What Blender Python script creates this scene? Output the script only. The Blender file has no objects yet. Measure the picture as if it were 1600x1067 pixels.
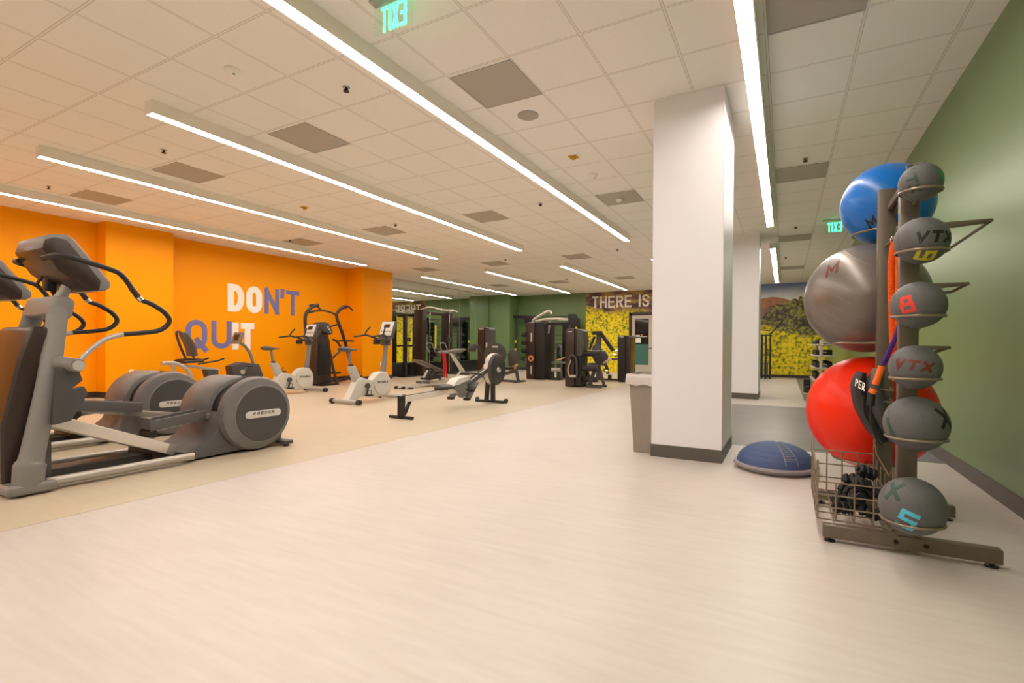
import bpy, bmesh, math, random
from mathutils import Vector, Matrix, Euler
random.seed(7)
PI = math.pi
C = bpy.context.scene.collection
SC = bpy.context.scene

# ------------------------------------------------------------------ camera
cam_d = bpy.data.cameras.new('camera')
cam = bpy.data.objects.new('camera', cam_d); C.objects.link(cam)
def cam_basis(yaw, pitch, roll):
    Rz = Matrix.Rotation(yaw, 3, 'Z'); Rx = Matrix.Rotation(pitch, 3, 'X'); Ry = Matrix.Rotation(roll, 3, 'Y')
    return Rz @ Rx @ Ry            # columns: right, forward, up
B = cam_basis(math.radians(27.766), math.radians(-.3786), math.radians(-.384))
right, fwd, up = B.col[0], B.col[1], B.col[2]
m = Matrix((right, up, -fwd)).transposed().to_4x4()
m.translation = Vector((0, 0, 1.019))
cam.matrix_world = m
cam_d.sensor_width = 36.0
cam_d.lens = 767.07 / 1600 * 36
cam_d.shift_x = -22.53 / 1600
cam_d.shift_y = 13.66 / 1600
cam_d.clip_start = .02; cam_d.clip_end = 100
SC.camera = cam
# ------------------------------------------------------------------ light and exposure
W = bpy.data.worlds.new('world'); SC.world = W; W.use_nodes = True
W.node_tree.nodes['Background'].inputs[0].default_value = (1, .9, .8, 1)
W.node_tree.nodes['Background'].inputs[1].default_value = .15
SC.view_settings.view_transform = 'Standard'
SC.view_settings.look = 'None'
SC.view_settings.exposure = 0.66
SC.view_settings.gamma = 1.0
SC.view_settings.use_curve_mapping = False
LAMP = 22.0                         # radiance of the linear diffusers
LAMP_COL = (1.0, .90, .795)

# ------------------------------------------------------------------ materials
def s2l(c):
    return tuple(((x / 255) / 12.92 if x / 255 <= .04045 else ((x / 255 + .055) / 1.055) ** 2.4) for x in c)
def new_mat(name):
    mt = bpy.data.materials.new(name); mt.use_nodes = True
    nt = mt.node_tree; b = nt.nodes['Principled BSDF']
    return mt, nt, b
def node(nt, t, **kw):
    n = nt.nodes.new(t)
    for k, v in kw.items(): setattr(n, k, v)
    return n
def M(name, rgb, rough=.5, metal=0, nscale=30, namt=.06, bump=0, spec=.5, coat=0):
    mt, nt, b = new_mat(name)
    col = s2l(rgb)
    tc = node(nt, 'ShaderNodeTexCoord'); no = node(nt, 'ShaderNodeTexNoise')
    no.inputs['Scale'].default_value = nscale; no.inputs['Detail'].default_value = 3
    nt.links.new(tc.outputs['Object'], no.inputs['Vector'])
    mx = node(nt, 'ShaderNodeMix', data_type='RGBA')
    mx.inputs[6].default_value = tuple(max(0, x * (1 - namt)) for x in col) + (1,)
    mx.inputs[7].default_value = tuple(min(1, x * (1 + namt)) for x in col) + (1,)
    nt.links.new(no.outputs['Fac'], mx.inputs[0]); nt.links.new(mx.outputs[2], b.inputs['Base Color'])
    b.inputs['Roughness'].default_value = rough; b.inputs['Metallic'].default_value = metal
    b.inputs['Specular IOR Level'].default_value = spec
    b.inputs['Coat Weight'].default_value = coat
    if bump:
        bp = node(nt, 'ShaderNodeBump'); bp.inputs['Strength'].default_value = bump; bp.inputs['Distance'].default_value = .002
        n2 = node(nt, 'ShaderNodeTexNoise'); n2.inputs['Scale'].default_value = nscale * 8
        nt.links.new(tc.outputs['Object'], n2.inputs['Vector']); nt.links.new(n2.outputs['Fac'], bp.inputs['Height'])
        nt.links.new(bp.outputs['Normal'], b.inputs['Normal'])
    return mt
def emit(name, rgb, strength):
    mt, nt, b = new_mat(name)
    b.inputs['Base Color'].default_value = (.8, .8, .8, 1)
    b.inputs['Emission Color'].default_value = tuple(rgb) + (1,)
    b.inputs['Emission Strength'].default_value = strength
    return mt

def floor_mat(name, c1, c2, rough, streak=1.0):
    mt, nt, b = new_mat(name)
    tc = node(nt, 'ShaderNodeTexCoord')
    mp = node(nt, 'ShaderNodeMapping'); mp.inputs['Scale'].default_value = (1.6, 15, 1)
    nt.links.new(tc.outputs['Object'], mp.inputs[0])
    n1 = node(nt, 'ShaderNodeTexNoise'); n1.inputs['Scale'].default_value = 1.6; n1.inputs['Detail'].default_value = 8
    n1.inputs['Roughness'].default_value = .62
    nt.links.new(mp.outputs[0], n1.inputs['Vector'])
    n2 = node(nt, 'ShaderNodeTexNoise'); n2.inputs['Scale'].default_value = .7; n2.inputs['Detail'].default_value = 4
    nt.links.new(tc.outputs['Object'], n2.inputs['Vector'])
    ad = node(nt, 'ShaderNodeMath', operation='ADD'); nt.links.new(n1.outputs['Fac'], ad.inputs[0]); nt.links.new(n2.outputs['Fac'], ad.inputs[1])
    mr = node(nt, 'ShaderNodeMapRange'); mr.inputs[1].default_value = .72; mr.inputs[2].default_value = 1.28
    nt.links.new(ad.outputs[0], mr.inputs[0])
    mx = node(nt, 'ShaderNodeMix', data_type='RGBA'); mx.inputs[6].default_value = s2l(c1) + (1,); mx.inputs[7].default_value = s2l(c2) + (1,)
    nt.links.new(mr.outputs[0], mx.inputs[0]); nt.links.new(mx.outputs[2], b.inputs['Base Color'])
    b.inputs['Roughness'].default_value = rough
    bp = node(nt, 'ShaderNodeBump'); bp.inputs['Strength'].default_value = .05; bp.inputs['Distance'].default_value = .002
    nt.links.new(n1.outputs['Fac'], bp.inputs['Height']); nt.links.new(bp.outputs['Normal'], b.inputs['Normal'])
    return mt

def ceiling_mat():
    mt, nt, b = new_mat('ceiling_tile')
    tc = node(nt, 'ShaderNodeTexCoord'); sp = node(nt, 'ShaderNodeSeparateXYZ'); nt.links.new(tc.outputs['Object'], sp.inputs[0])
    masks = []
    for ax, off in ((0, -1.361), (1, 3.396)):
        a = node(nt, 'ShaderNodeMath', operation='SUBTRACT'); nt.links.new(sp.outputs[ax], a.inputs[0]); a.inputs[1].default_value = off
        d = node(nt, 'ShaderNodeMath', operation='DIVIDE'); nt.links.new(a.outputs[0], d.inputs[0]); d.inputs[1].default_value = .61
        f = node(nt, 'ShaderNodeMath', operation='FRACT'); nt.links.new(d.outputs[0], f.inputs[0])
        s = node(nt, 'ShaderNodeMath', operation='SUBTRACT'); nt.links.new(f.outputs[0], s.inputs[0]); s.inputs[1].default_value = .5
        ab = node(nt, 'ShaderNodeMath', operation='ABSOLUTE'); nt.links.new(s.outputs[0], ab.inputs[0])
        masks.append(ab)
    mxx = node(nt, 'ShaderNodeMath', operation='MAXIMUM'); nt.links.new(masks[0].outputs[0], mxx.inputs[0]); nt.links.new(masks[1].outputs[0], mxx.inputs[1])
    bar = node(nt, 'ShaderNodeMapRange'); bar.inputs[1].default_value = .486; bar.inputs[2].default_value = .489; nt.links.new(mxx.outputs[0], bar.inputs[0])
    edge = node(nt, 'ShaderNodeMapRange'); edge.inputs[1].default_value = .479; edge.inputs[2].default_value = .485; nt.links.new(mxx.outputs[0], edge.inputs[0])  # shadow line beside the grid bars, painted into the tile colour
    no = node(nt, 'ShaderNodeTexNoise'); no.inputs['Scale'].default_value = 90; nt.links.new(tc.outputs['Object'], no.inputs['Vector'])
    m1 = node(nt, 'ShaderNodeMix', data_type='RGBA'); m1.inputs[6].default_value = s2l((240, 236, 230)) + (1,); m1.inputs[7].default_value = s2l((248, 245, 240)) + (1,)
    nt.links.new(no.outputs['Fac'], m1.inputs[0])
    m2 = node(nt, 'ShaderNodeMix', data_type='RGBA'); nt.links.new(m1.outputs[2], m2.inputs[6]); m2.inputs[7].default_value = s2l((186, 178, 166)) + (1,)
    nt.links.new(edge.outputs[0], m2.inputs[0])
    m3 = node(nt, 'ShaderNodeMix', data_type='RGBA'); nt.links.new(m2.outputs[2], m3.inputs[6]); m3.inputs[7].default_value = s2l((238, 234, 227)) + (1,)
    nt.links.new(bar.outputs[0], m3.inputs[0]); nt.links.new(m3.outputs[2], b.inputs['Base Color'])
    b.inputs['Roughness'].default_value = .9
    return mt

def mural_mat():
    mt, nt, b = new_mat('printed_mural')
    L = nt.links
    tc = node(nt, 'ShaderNodeTexCoord'); sp = node(nt, 'ShaderNodeSeparateXYZ'); L.new(tc.outputs['Object'], sp.inputs[0])
    def noise(s, d=4, sx=1):
        mp = node(nt, 'ShaderNodeMapping'); mp.inputs['Scale'].default_value = (sx, 1, 1); L.new(tc.outputs['Object'], mp.inputs[0])
        n = node(nt, 'ShaderNodeTexNoise'); n.inputs['Scale'].default_value = s; n.inputs['Detail'].default_value = d; L.new(mp.outputs[0], n.inputs['Vector']); return n.outputs['Fac']
    def ramp(src, stops):
        r = node(nt, 'ShaderNodeValToRGB'); L.new(src, r.inputs[0]); e = r.color_ramp.elements
        e[0].position, e[0].color = stops[0][0], s2l(stops[0][1]) + (1,); e[1].position, e[1].color = stops[-1][0], s2l(stops[-1][1]) + (1,)
        for p, c in stops[1:-1]:
            k = e.new(p); k.color = s2l(c) + (1,)
        return r.outputs[0]
    def mth(op, a, bb):
        n = node(nt, 'ShaderNodeMath', operation=op)
        for i, v in enumerate((a, bb)):
            if hasattr(v, 'links'): L.new(v, n.inputs[i])
            else: n.inputs[i].default_value = v
        return n.outputs[0]
    def mr(src, a, bb):
        n = node(nt, 'ShaderNodeMapRange'); L.new(src, n.inputs[0]); n.inputs[1].default_value = a; n.inputs[2].default_value = bb; return n.outputs[0]
    def mix(f, a, bb):
        n = node(nt, 'ShaderNodeMix', data_type='RGBA'); L.new(f, n.inputs[0]); L.new(a, n.inputs[6]); L.new(bb, n.inputs[7]); return n.outputs[2]
    X, Z = sp.outputs[0], sp.outputs[2]
    fine = noise(10, 6); mid = noise(3.2, 4); big = noise(.9, 3)
    flower = ramp(mth('ADD', mth('MULTIPLY', fine, .75), mth('MULTIPLY', mid, .25)), [(.36, (84, 92, 20)), (.43, (160, 156, 24)), (.48, (226, 206, 16)), (.55, (250, 222, 8)), (.68, (255, 240, 50))])
    bush = ramp(mth('ADD', mth('MULTIPLY', fine, .6), mth('MULTIPLY', mid, .4)), [(.36, (36, 30, 34)), (.45, (74, 64, 50)), (.53, (118, 112, 56)), (.62, (176, 172, 84)), (.7, (84, 74, 62))])
    hill = ramp(noise(5, 4), [(.3, (92, 74, 66)), (.5, (128, 100, 82)), (.7, (172, 120, 88))])
    redhill = ramp(noise(6, 4), [(.3, (150, 98, 74)), (.7, (196, 130, 96))])
    dirt = ramp(noise(4.5, 6, .35), [(.34, (66, 40, 36)), (.46, (112, 82, 72)), (.54, (150, 118, 92)), (.6, (190, 160, 60)), (.72, (120, 96, 84))])
    sky = ramp(mth('ADD', mth('MULTIPLY', noise(1.3, 5, .5), .5), mr(Z, 3.5, 2.5)), [(.30, (92, 118, 172)), (.55, (132, 152, 196)), (.80, (196, 204, 222)), (1.0, (236, 236, 240))])
    wob = mth('SUBTRACT', mid, .5); wobb = mth('SUBTRACT', big, .5)
    zf = mth('ADD', Z, mth('MULTIPLY', wob, .9))
    zb = mth('ADD', Z, mth('MULTIPLY', wobb, 1.6))
    # right-hand picture: flowers low, bushes and trees, brown and red hill, sky
    Xs = mth('ADD', X, .8)
    g1 = mix(mr(mth('ADD', zf, mth('MULTIPLY', Xs, .22)), 1.72, 1.90), flower, bush)
    hills = mix(mr(mth('ADD', Z, mth('MULTIPLY', wob, .5)), 2.44, 2.52), hill, redhill)
    dx = mth('ADD', X, .42); cap = mth('SUBTRACT', 2.86, mth('MINIMUM', mth('MULTIPLY', mth('MULTIPLY', dx, dx), .45), .3))
    back = mix(mr(mth('SUBTRACT', Z, cap), -.02, .02), hills, sky)
    tz = mth('SUBTRACT', mth('ADD', Z, mth('MULTIPLY', mth('SUBTRACT', noise(6, 5), .5), .8)), mth('MULTIPLY', mth('MINIMUM', Xs, 1.0), .62))
    rightm = mix(mr(tz, 2.16, 2.20), g1, back)
    # left-hand picture: flowers to 2.4 m, dry earth above
    leftm = mix(mr(mth('ADD', zf, mth('MULTIPLY', mth('ADD', X, 6.), .10)), 2.36, 2.62), flower, dirt)
    fin = mix(mr(X, -3.0, -2.6), leftm, rightm)
    L.new(fin, b.inputs['Base Color'])
    b.inputs['Roughness'].default_value = .55
    return mt

def vent_mat():
    mt, nt, b = new_mat('perforated_grille')
    tc = node(nt, 'ShaderNodeTexCoord'); vo = node(nt, 'ShaderNodeTexVoronoi'); vo.inputs['Scale'].default_value = 110; vo.inputs['Randomness'].default_value = 0
    nt.links.new(tc.outputs['Object'], vo.inputs['Vector'])
    mr = node(nt, 'ShaderNodeMapRange'); mr.inputs[1].default_value = .22; mr.inputs[2].default_value = .30; nt.links.new(vo.outputs['Distance'], mr.inputs[0])
    mx = node(nt, 'ShaderNodeMix', data_type='RGBA'); mx.inputs[6].default_value = s2l((96, 90, 82)) + (1,); mx.inputs[7].default_value = s2l((180, 173, 163)) + (1,)
    nt.links.new(mr.outputs[0], mx.inputs[0]); nt.links.new(mx.outputs[2], b.inputs['Base Color']); b.inputs['Roughness'].default_value = .6
    return mt

MT = dict(
    floor=floor_mat('vinyl_floor', (195, 186, 180), (208, 200, 195), .38),
    tan=floor_mat('tan_floor', (192, 178, 155), (202, 188, 167), .38),
    rubber=floor_mat('grey_vinyl_floor', (104, 102, 102), (128, 126, 126), .35),
    ceil=ceiling_mat(), mural=mural_mat(), vent=vent_mat(),
    orange=M('orange_paint', (255, 163, 0), .40, namt=.02, nscale=2, spec=.15),
    green=M('green_paint', (112, 138, 90), .32, namt=.02, nscale=2),
    white=M('white_paint', (240, 238, 243), .35, namt=.01, nscale=3),
    offwhite=M('plain_wall_paint', (214, 206, 196), .6, namt=.02),
    base=M('grey_baseboard', (92, 86, 80), .5),
    basedk=M('dark_baseboard', (60, 50, 46), .5),
    wtext=M('white_vinyl', (250, 246, 240), .6, namt=.01), btext=M('violet_blue_vinyl', (120, 118, 172), .6, namt=.01),
    house=M('lamp_housing', (244, 238, 228), .5, namt=.02), lamp=emit('lamp_diffuser', LAMP_COL, LAMP),
    drum=M('drum_grey', (112, 108, 108), .4), black=M('black_plastic', (26, 24, 25), .45), blackm=M('black_metal', (30, 25, 25), .35, metal=.3),
    brown=M('dark_brown_shroud', (52, 38, 34), .32), dark=M('charcoal_plastic', (70, 69, 70), .42),
    dgrey=M('dark_grey_shroud', (90, 88, 90), .45, bump=.15), mgrey=M('grey_shroud', (128, 124, 122), .38), lgrey=M('silver_plastic', (176, 172, 168), .35),
    silver=M('silver_paint', (182, 176, 170), .34, metal=.45), alu=M('brushed_aluminium', (222, 214, 206), .32, metal=.25), chrome=M('chrome', (225, 220, 215), .12, metal=1),
    bike=M('pale_silver_shroud', (200, 196, 188), .35, metal=.1), vinylpad=M('grey_vinyl_pad', (108, 100, 96), .5, bump=.1), blackpad=M('black_vinyl_pad', (36, 32, 38), .4, bump=.1),
    rack=M('rack_bronze_metal', (110, 100, 88), .35, metal=.4), wire=M('rack_wire', (140, 126, 108), .3, metal=.5),
    medball=M('grey_rubber_ball', (92, 93, 95), .5, nscale=120, namt=.08, bump=.5),
    blueball=M('blue_vinyl_ball', (0, 108, 200), .28, namt=.03, nscale=5), greyball=M('silver_vinyl_ball', (124, 116, 110), .30, namt=.03, nscale=5, metal=.35), redball=M('red_vinyl_ball', (240, 44, 8), .32, namt=.03, nscale=5, spec=.3),
    bosu=M('blue_dome_rubber', (66, 88, 132), .55, nscale=160, namt=.15, bump=.6), bosub=M('grey_platform_plastic', (150, 146, 148), .45),
    mirror=None, trash=M('grey_bin_plastic', (150, 138, 130), .5), bag=M('clear_bin_liner', (214, 206, 204), .3),
    oplas=M('orange_sheath', (244, 108, 20), .6, bump=.4), purple=M('purple_sheath', (88, 40, 140), .5, bump=.3), yellowg=M('yellow_green_sheath', (200, 210, 40), .5), teal=M('teal_sheath', (90, 170, 170), .5),
    red=M('red_fabric', (180, 22, 30), .6), yellow=M('yellow_webbing', (220, 214, 20), .5), yel=M('amber_metal', (196, 150, 50), .5),
    tred=M('red_print', (226, 60, 40), .5), tbrown=M('brown_red_print', (104, 40, 22), .5), tblack=M('black_print', (20, 18, 18), .5), tgreen=M('green_print', (30, 150, 80), .5), tdkgreen=M('dark_green_print', (34, 70, 56), .5), tyel=M('yellow_print', (200, 190, 30), .5), tblue=M('light_blue_print', (84, 190, 220), .5),
    exitg=emit('exit_letters', (.02, 1, .42), 2.2), lcd=M('display_glass', (60, 40, 34), .15), face=M('console_face', (206, 204, 198), .4), doorp=M('door_paint', (196, 186, 172), .45), paper=M('white_paper', (240, 238, 230), .7),
    orangelab=M('orange_label', (235, 150, 90), .5), dglass=None, plate=None, tealdark=M('green_frosted_film', (60, 112, 100), .5),
)
mt, nt, b = new_mat('mirror_glass'); b.inputs['Base Color'].default_value = (.86, .9, .84, 1); b.inputs['Metallic'].default_value = 1; b.inputs['Roughness'].default_value = .0; MT['mirror'] = mt
mt, nt, b = new_mat('dark_door_glass'); b.inputs['Base Color'].default_value = (.02, .018, .016, 1); b.inputs['Roughness'].default_value = .05; MT['dglass'] = mt
mt, nt, b = new_mat('clear_sign_plate'); b.inputs['Base Color'].default_value = (.85, 1, .9, 1); b.inputs['Roughness'].default_value = .05; b.inputs['Transmission Weight'].default_value = 1; b.inputs['IOR'].default_value = 1.1; MT['plate'] = mt

# ------------------------------------------------------------------ mesh builder (world coordinates)
def catmull(pts, k=6, closed=False):
    P = [Vector(p) for p in pts]; n = len(P); out = []
    if n < 3: return P
    rng = range(n if closed else n - 1)
    for i in rng:
        p0 = P[(i - 1) % n] if closed or i > 0 else P[0] * 2 - P[1]
        p1, p2 = P[i], P[(i + 1) % n]
        p3 = P[(i + 2) % n] if closed or i + 2 < n else P[-1] * 2 - P[-2]
        for j in range(k):
            t = j / k
            out.append(.5 * ((2 * p1) + (p2 - p0) * t + (2 * p0 - 5 * p1 + 4 * p2 - p3) * t * t + (3 * p1 - p0 - 3 * p2 + p3) * t ** 3))
    if not closed: out.append(P[-1])
    return out
class MB:
    def __init__(s): s.bm = bmesh.new()
    def _faces_bevel(s, verts, bev, seg=2):
        if bev <= 0: return
        es = set()
        for v in verts:
            for e in v.link_edges: es.add(e)
        es = [e for e in es if len(e.link_faces) == 2 and e.calc_face_angle(0) > .5]
        bmesh.ops.bevel(s.bm, geom=es, offset=bev, segments=seg, affect='EDGES', profile=.6, clamp_overlap=True)
    def box(s, x0, x1, y0, y1, z0, z1, bev=0, seg=2):
        r = bmesh.ops.create_cube(s.bm, size=1)
        for v in r['verts']:
            v.co = Vector((x0 + (v.co.x + .5) * (x1 - x0), y0 + (v.co.y + .5) * (y1 - y0), z0 + (v.co.z + .5) * (z1 - z0)))
        s._faces_bevel(r['verts'], bev, seg); return s
    def bar(s, p0, p1, w, h, bev=0, upv=(0, 0, 1)):
        """rectangular bar from p0 to p1, w across, h along up"""
        p0, p1 = Vector(p0), Vector(p1); d = (p1 - p0); L = d.length; d.normalize()
        u = Vector(upv); x = d.cross(u)
        if x.length < 1e-4: x = d.cross(Vector((0, 1, 0)))
        x.normalize(); u = x.cross(d)
        r = bmesh.ops.create_cube(s.bm, size=1)
        for v in r['verts']:
            c = v.co.copy(); v.co = (p0 + p1) / 2 + x * (c.x * w) + d * (c.y * L) + u * (c.z * h)
        s._faces_bevel(r['verts'], bev); return s
    def tube(s, pts, r, seg=10, k=0, closed=False, cap=True, sx=1, sy=1, ref=None):
        P = catmull(pts, k, closed) if k else [Vector(p) for p in pts]
        n = len(P); rr = r if isinstance(r, (list, tuple)) else None
        rings = []; pn = None
        for i in range(n):
            if closed: t = P[(i + 1) % n] - P[(i - 1) % n]
            else: t = P[min(i + 1, n - 1)] - P[max(i - 1, 0)]
            t.normalize()
            if pn is None:
                a = Vector(ref) if ref else (Vector((1, 0, 0)) if abs(t.x) < .9 else Vector((0, 0, 1)))
                pn = (a - t * a.dot(t)).normalized()
            else:
                pn = (pn - t * pn.dot(t)).normalized()
            bn = t.cross(pn)
            if rr:
                f = i / max(1, n - 1) * (len(rr) - 1); j = min(int(f), len(rr) - 2); ra = rr[j] * (1 - f + j) + rr[j + 1] * (f - j)
            else: ra = r
            rings.append([s.bm.verts.new(P[i] + pn * (math.cos(2 * PI * q / seg) * ra * sx) + bn * (math.sin(2 * PI * q / seg) * ra * sy)) for q in range(seg)])
        for i in range(n if closed else n - 1):
            A, Bq = rings[i], rings[(i + 1) % n]
            for q in range(seg): s.bm.faces.new((A[q], A[(q + 1) % seg], Bq[(q + 1) % seg], Bq[q]))
        if cap and not closed:
            s.bm.faces.new(rings[0][::-1]); s.bm.faces.new(rings[-1])
        return s
    def cyl(s, p0, p1, r0, r1=None, seg=20, bev=0):
        r1 = r0 if r1 is None else r1
        if bev:
            p0, p1 = Vector(p0), Vector(p1); d = (p1 - p0).normalized()
            return s.tube([p0, p0, p0 + d * bev * .3, p0 + d * bev, p1 - d * bev, p1 - d * bev * .3, p1, p1], 1, seg) if False else s.lathe_axis([(0, 0), (r0 - bev, 0), (r0 - bev * .3, bev * .3), (r0, bev), (r1, (p1 - p0).length - bev), (r1 - bev * .3, (p1 - p0).length - bev * .3), (r1 - bev, (p1 - p0).length), (0, (p1 - p0).length)], p0, d, seg)
        return s.tube([p0, p1], [r0, r1], seg)
    def lathe_axis(s, prof, o, d, seg=32):
        o, d = Vector(o), Vector(d).normalized(); a = d.orthogonal().normalized(); b2 = d.cross(a)
        prev = None
        for r, h in prof:
            if r < 1e-6: ring = [s.bm.verts.new(o + d * h)]
            else: ring = [s.bm.verts.new(o + d * h + a * (math.cos(2 * PI * q / seg) * r) + b2 * (math.sin(2 * PI * q / seg) * r)) for q in range(seg)]
            if prev:
                if len(prev) == 1 and len(ring) > 1:
                    for q in range(seg): s.bm.faces.new((prev[0], ring[(q + 1) % seg], ring[q]))
                elif len(ring) == 1 and len(prev) > 1:
                    for q in range(seg): s.bm.faces.new((prev[q], prev[(q + 1) % seg], ring[0]))
                elif len(ring) > 1:
                    for q in range(seg): s.bm.faces.new((prev[q], prev[(q + 1) % seg], ring[(q + 1) % seg], ring[q]))
            prev = ring
        return s
    def prism(s, poly, a0, a1, axis='X', bev=0, seg=2):
        """poly in the two other axes ((y,z) for X, (x,z) for Y, (x,y) for Z)"""
        def P(u, v, a):
            return Vector((a, u, v)) if axis == 'X' else Vector((u, a, v)) if axis == 'Y' else Vector((u, v, a))
        A = [s.bm.verts.new(P(u, v, a0)) for u, v in poly]; Bq = [s.bm.verts.new(P(u, v, a1)) for u, v in poly]
        n = len(poly); s.bm.faces.new(A); s.bm.faces.new(Bq[::-1])
        for i in range(n): s.bm.faces.new((A[i], Bq[i], Bq[(i + 1) % n], A[(i + 1) % n]))
        bmesh.ops.recalc_face_normals(s.bm, faces=list({f for v in A + Bq for f in v.link_faces}))
        s._faces_bevel(A + Bq, bev, seg); return s
    def ball(s, c, r, seg=32, rings=20):
        r3 = r if isinstance(r, (tuple, list)) else (r, r, r)
        g = bmesh.ops.create_uvsphere(s.bm, u_segments=seg, v_segments=rings, radius=1)
        for v in g['verts']: v.co = Vector((c[0] + v.co.x * r3[0], c[1] + v.co.y * r3[1], c[2] + v.co.z * r3[2]))
        return s
    def ring(s, c, R, r, axis='Z', seg=40, tseg=8, a0=0, a1=2 * PI):
        full = abs(a1 - a0 - 2 * PI) < 1e-6; n = seg if full else seg + 1
        pts = []
        for i in range(n):
            a = a0 + (a1 - a0) * i / seg; u, v = R * math.cos(a), R * math.sin(a)
            pts.append(Vector(c) + (Vector((u, v, 0)) if axis == 'Z' else Vector((0, u, v)) if axis == 'X' else Vector((u, 0, v))))
        return s.tube(pts, r, tseg, closed=full)
    def xf(s, mtx):
        bmesh.ops.transform(s.bm, matrix=mtx, verts=s.bm.verts[:]); return s
    def build(s, name, mt, parent=None, angle=35, flat=False):
        me = bpy.data.meshes.new(name); o = bpy.data.objects.new(name, me)
        bmesh.ops.recalc_face_normals(s.bm, faces=s.bm.faces[:])
        if parent is not None:
            off = Vector(parent['_o']) if '_o' in parent else Vector((0, 0, 0))
            bmesh.ops.translate(s.bm, vec=-off, verts=s.bm.verts[:])
            o.parent = parent; o['_o'] = list(off)
        s.bm.to_mesh(me); s.bm.free()
        if not flat:
            for p in me.polygons: p.use_smooth = True
            me.set_sharp_from_angle(angle=math.radians(angle))
        me.materials.append(mt if not isinstance(mt, str) else MT[mt])
        C.objects.link(o)
        return o
def thing(name, loc, label, cat, group=None):
    o = bpy.data.objects.new(name, None); C.objects.link(o); o.location = loc; o['_o'] = list(loc); o.empty_display_size = .1
    o['label'] = label; o['category'] = cat
    if group: o['group'] = group
    return o
def solo(name, mb, mt, loc, label, cat, group=None):
    """a thing that is one mesh, its origin at loc"""
    bmesh.ops.translate(mb.bm, vec=-Vector(loc), verts=mb.bm.verts[:])
    o = mb.build(name, mt); o.location = loc; o['_o'] = list(loc); o['label'] = label; o['category'] = cat
    if group: o['group'] = group
    return o
def struct(name, mb, mt, parent=None, flat=True):
    o = mb.build(name, mt, parent, flat=flat)
    if parent is None: o['kind'] = 'structure'
    return o
KIDS = {}
def copy_tree(o, parent=None):
    c = o.copy(); C.objects.link(c)
    if parent is not None: c.parent = parent
    for ch in [x for x in bpy.data.objects if x.parent == o and x != c]: copy_tree(ch, c)
    return c
def dup(o, dloc, label=None, group=None):
    c = copy_tree(o); c.location = Vector(o.location) + Vector(dloc)
    if label: c['label'] = label
    if group: c['group'] = group
    return c

# ------------------------------------------------------------------ lettering: mitred strokes
def arc(cx, cy, rx, ry, a0, a1, n=8):
    return [(cx + rx * math.cos(math.radians(a0 + (a1 - a0) * i / n)), cy + ry * math.sin(math.radians(a0 + (a1 - a0) * i / n))) for i in range(n + 1)]
G = {
 'T': [([(0, 1), (1, 1)], 0), ([(.5, 1), (.5, 0)], 0)], 'H': [([(0, -.0), (0, 1)], 0), ([(1, 0), (1, 1)], 0), ([(0, .5), (1, .5)], 0)],
 'E': [([(1, 1), (0, 1), (0, 0), (1, 0)], 0), ([(0, .5), (.85, .5)], 0)], 'I': [([(0, 0), (0, 1)], 0)], 'L': [([(0, 1), (0, 0), (1, 0)], 0)],
 'F': [([(1, 1), (0, 1), (0, 0)], 0), ([(0, .5), (.85, .5)], 0)],
 'R': [([(0, 0), (0, 1)] + arc(.55, .75, .45, .25, 90, -90) + [(0, .5)], 0), ([(.45, .5), (1, 0)], 0)],
 'P': [([(0, 0), (0, 1)] + arc(.55, .75, .45, .25, 90, -90) + [(0, .5)], 0)],
 'S': [([(1, .82)] + arc(.5, .78, .5, .22, 20, 180, 6) + arc(.5, .22, .5, .28, 90, 0, 4)[0:0] + [(.06, .66), (.94, .38)] + arc(.5, .22, .5, .22, 0, -170, 7), 0)],
 'D': [([(0, 0), (0, 1)] + arc(.4, .5, .6, .5, 90, -90, 10) + [(0, 0)], 0)],
 'O': [(arc(.5, .7, .5, .3, 0, 180, 8) + arc(.5, .3, .5, .3, 180, 360, 8), 1)],
 'C': [(arc(.5, .72, .5, .28, 10, 180, 8) + arc(.5, .28, .5, .28, 180, 350, 8), 0)],
 'Q': [(arc(.5, .7, .5, .3, 0, 180, 8) + arc(.5, .3, .5, .3, 180, 360, 8), 1), ([(.55, .25), (1.05, -.14)], 0)],
 'U': [([(0, 1), (0, .3)] + arc(.5, .3, .5, .3, 180, 360, 8) + [(1, 1)], 0)], 'N': [([(0, 0), (0, 1)], 0), ([(0, 1), (1, 0)], 0), ([(1, 0), (1, 1)], 0)],
 "'": [([(.5, 1.04), (.2, .78)], 0)], 'X': [([(0, 0), (1, 1)], 0), ([(0, 1), (1, 0)], 0)], 'V': [([(0, 1), (.5, 0), (1, 1)], 0)],
 'M': [([(0, 0), (0, 1), (.5, .3), (1, 1), (1, 0)], 0)], 'A': [([(0, 0), (.5, 1), (1, 0)], 0), ([(.2, .35), (.8, .35)], 0)],
 '8': [([(.12, 1), (.88, 1), (.88, .5), (.12, .5)], 1), ([(0, .5), (1, .5), (1, 0), (0, 0)], 1)], '4': [([(.8, 0), (.8, 1), (0, .35), (1, .35)], 0)],
 '5': [([(1, 1), (0, 1), (0, .55), (1, .55), (1, 0), (0, 0)], 0)], '6': [([(1, 1), (0, 1), (0, 0), (1, 0), (1, .5), (0, .5)], 0)], '.': [([(0, 0), (0, .04)], 0)], ' ': [],
}
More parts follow.
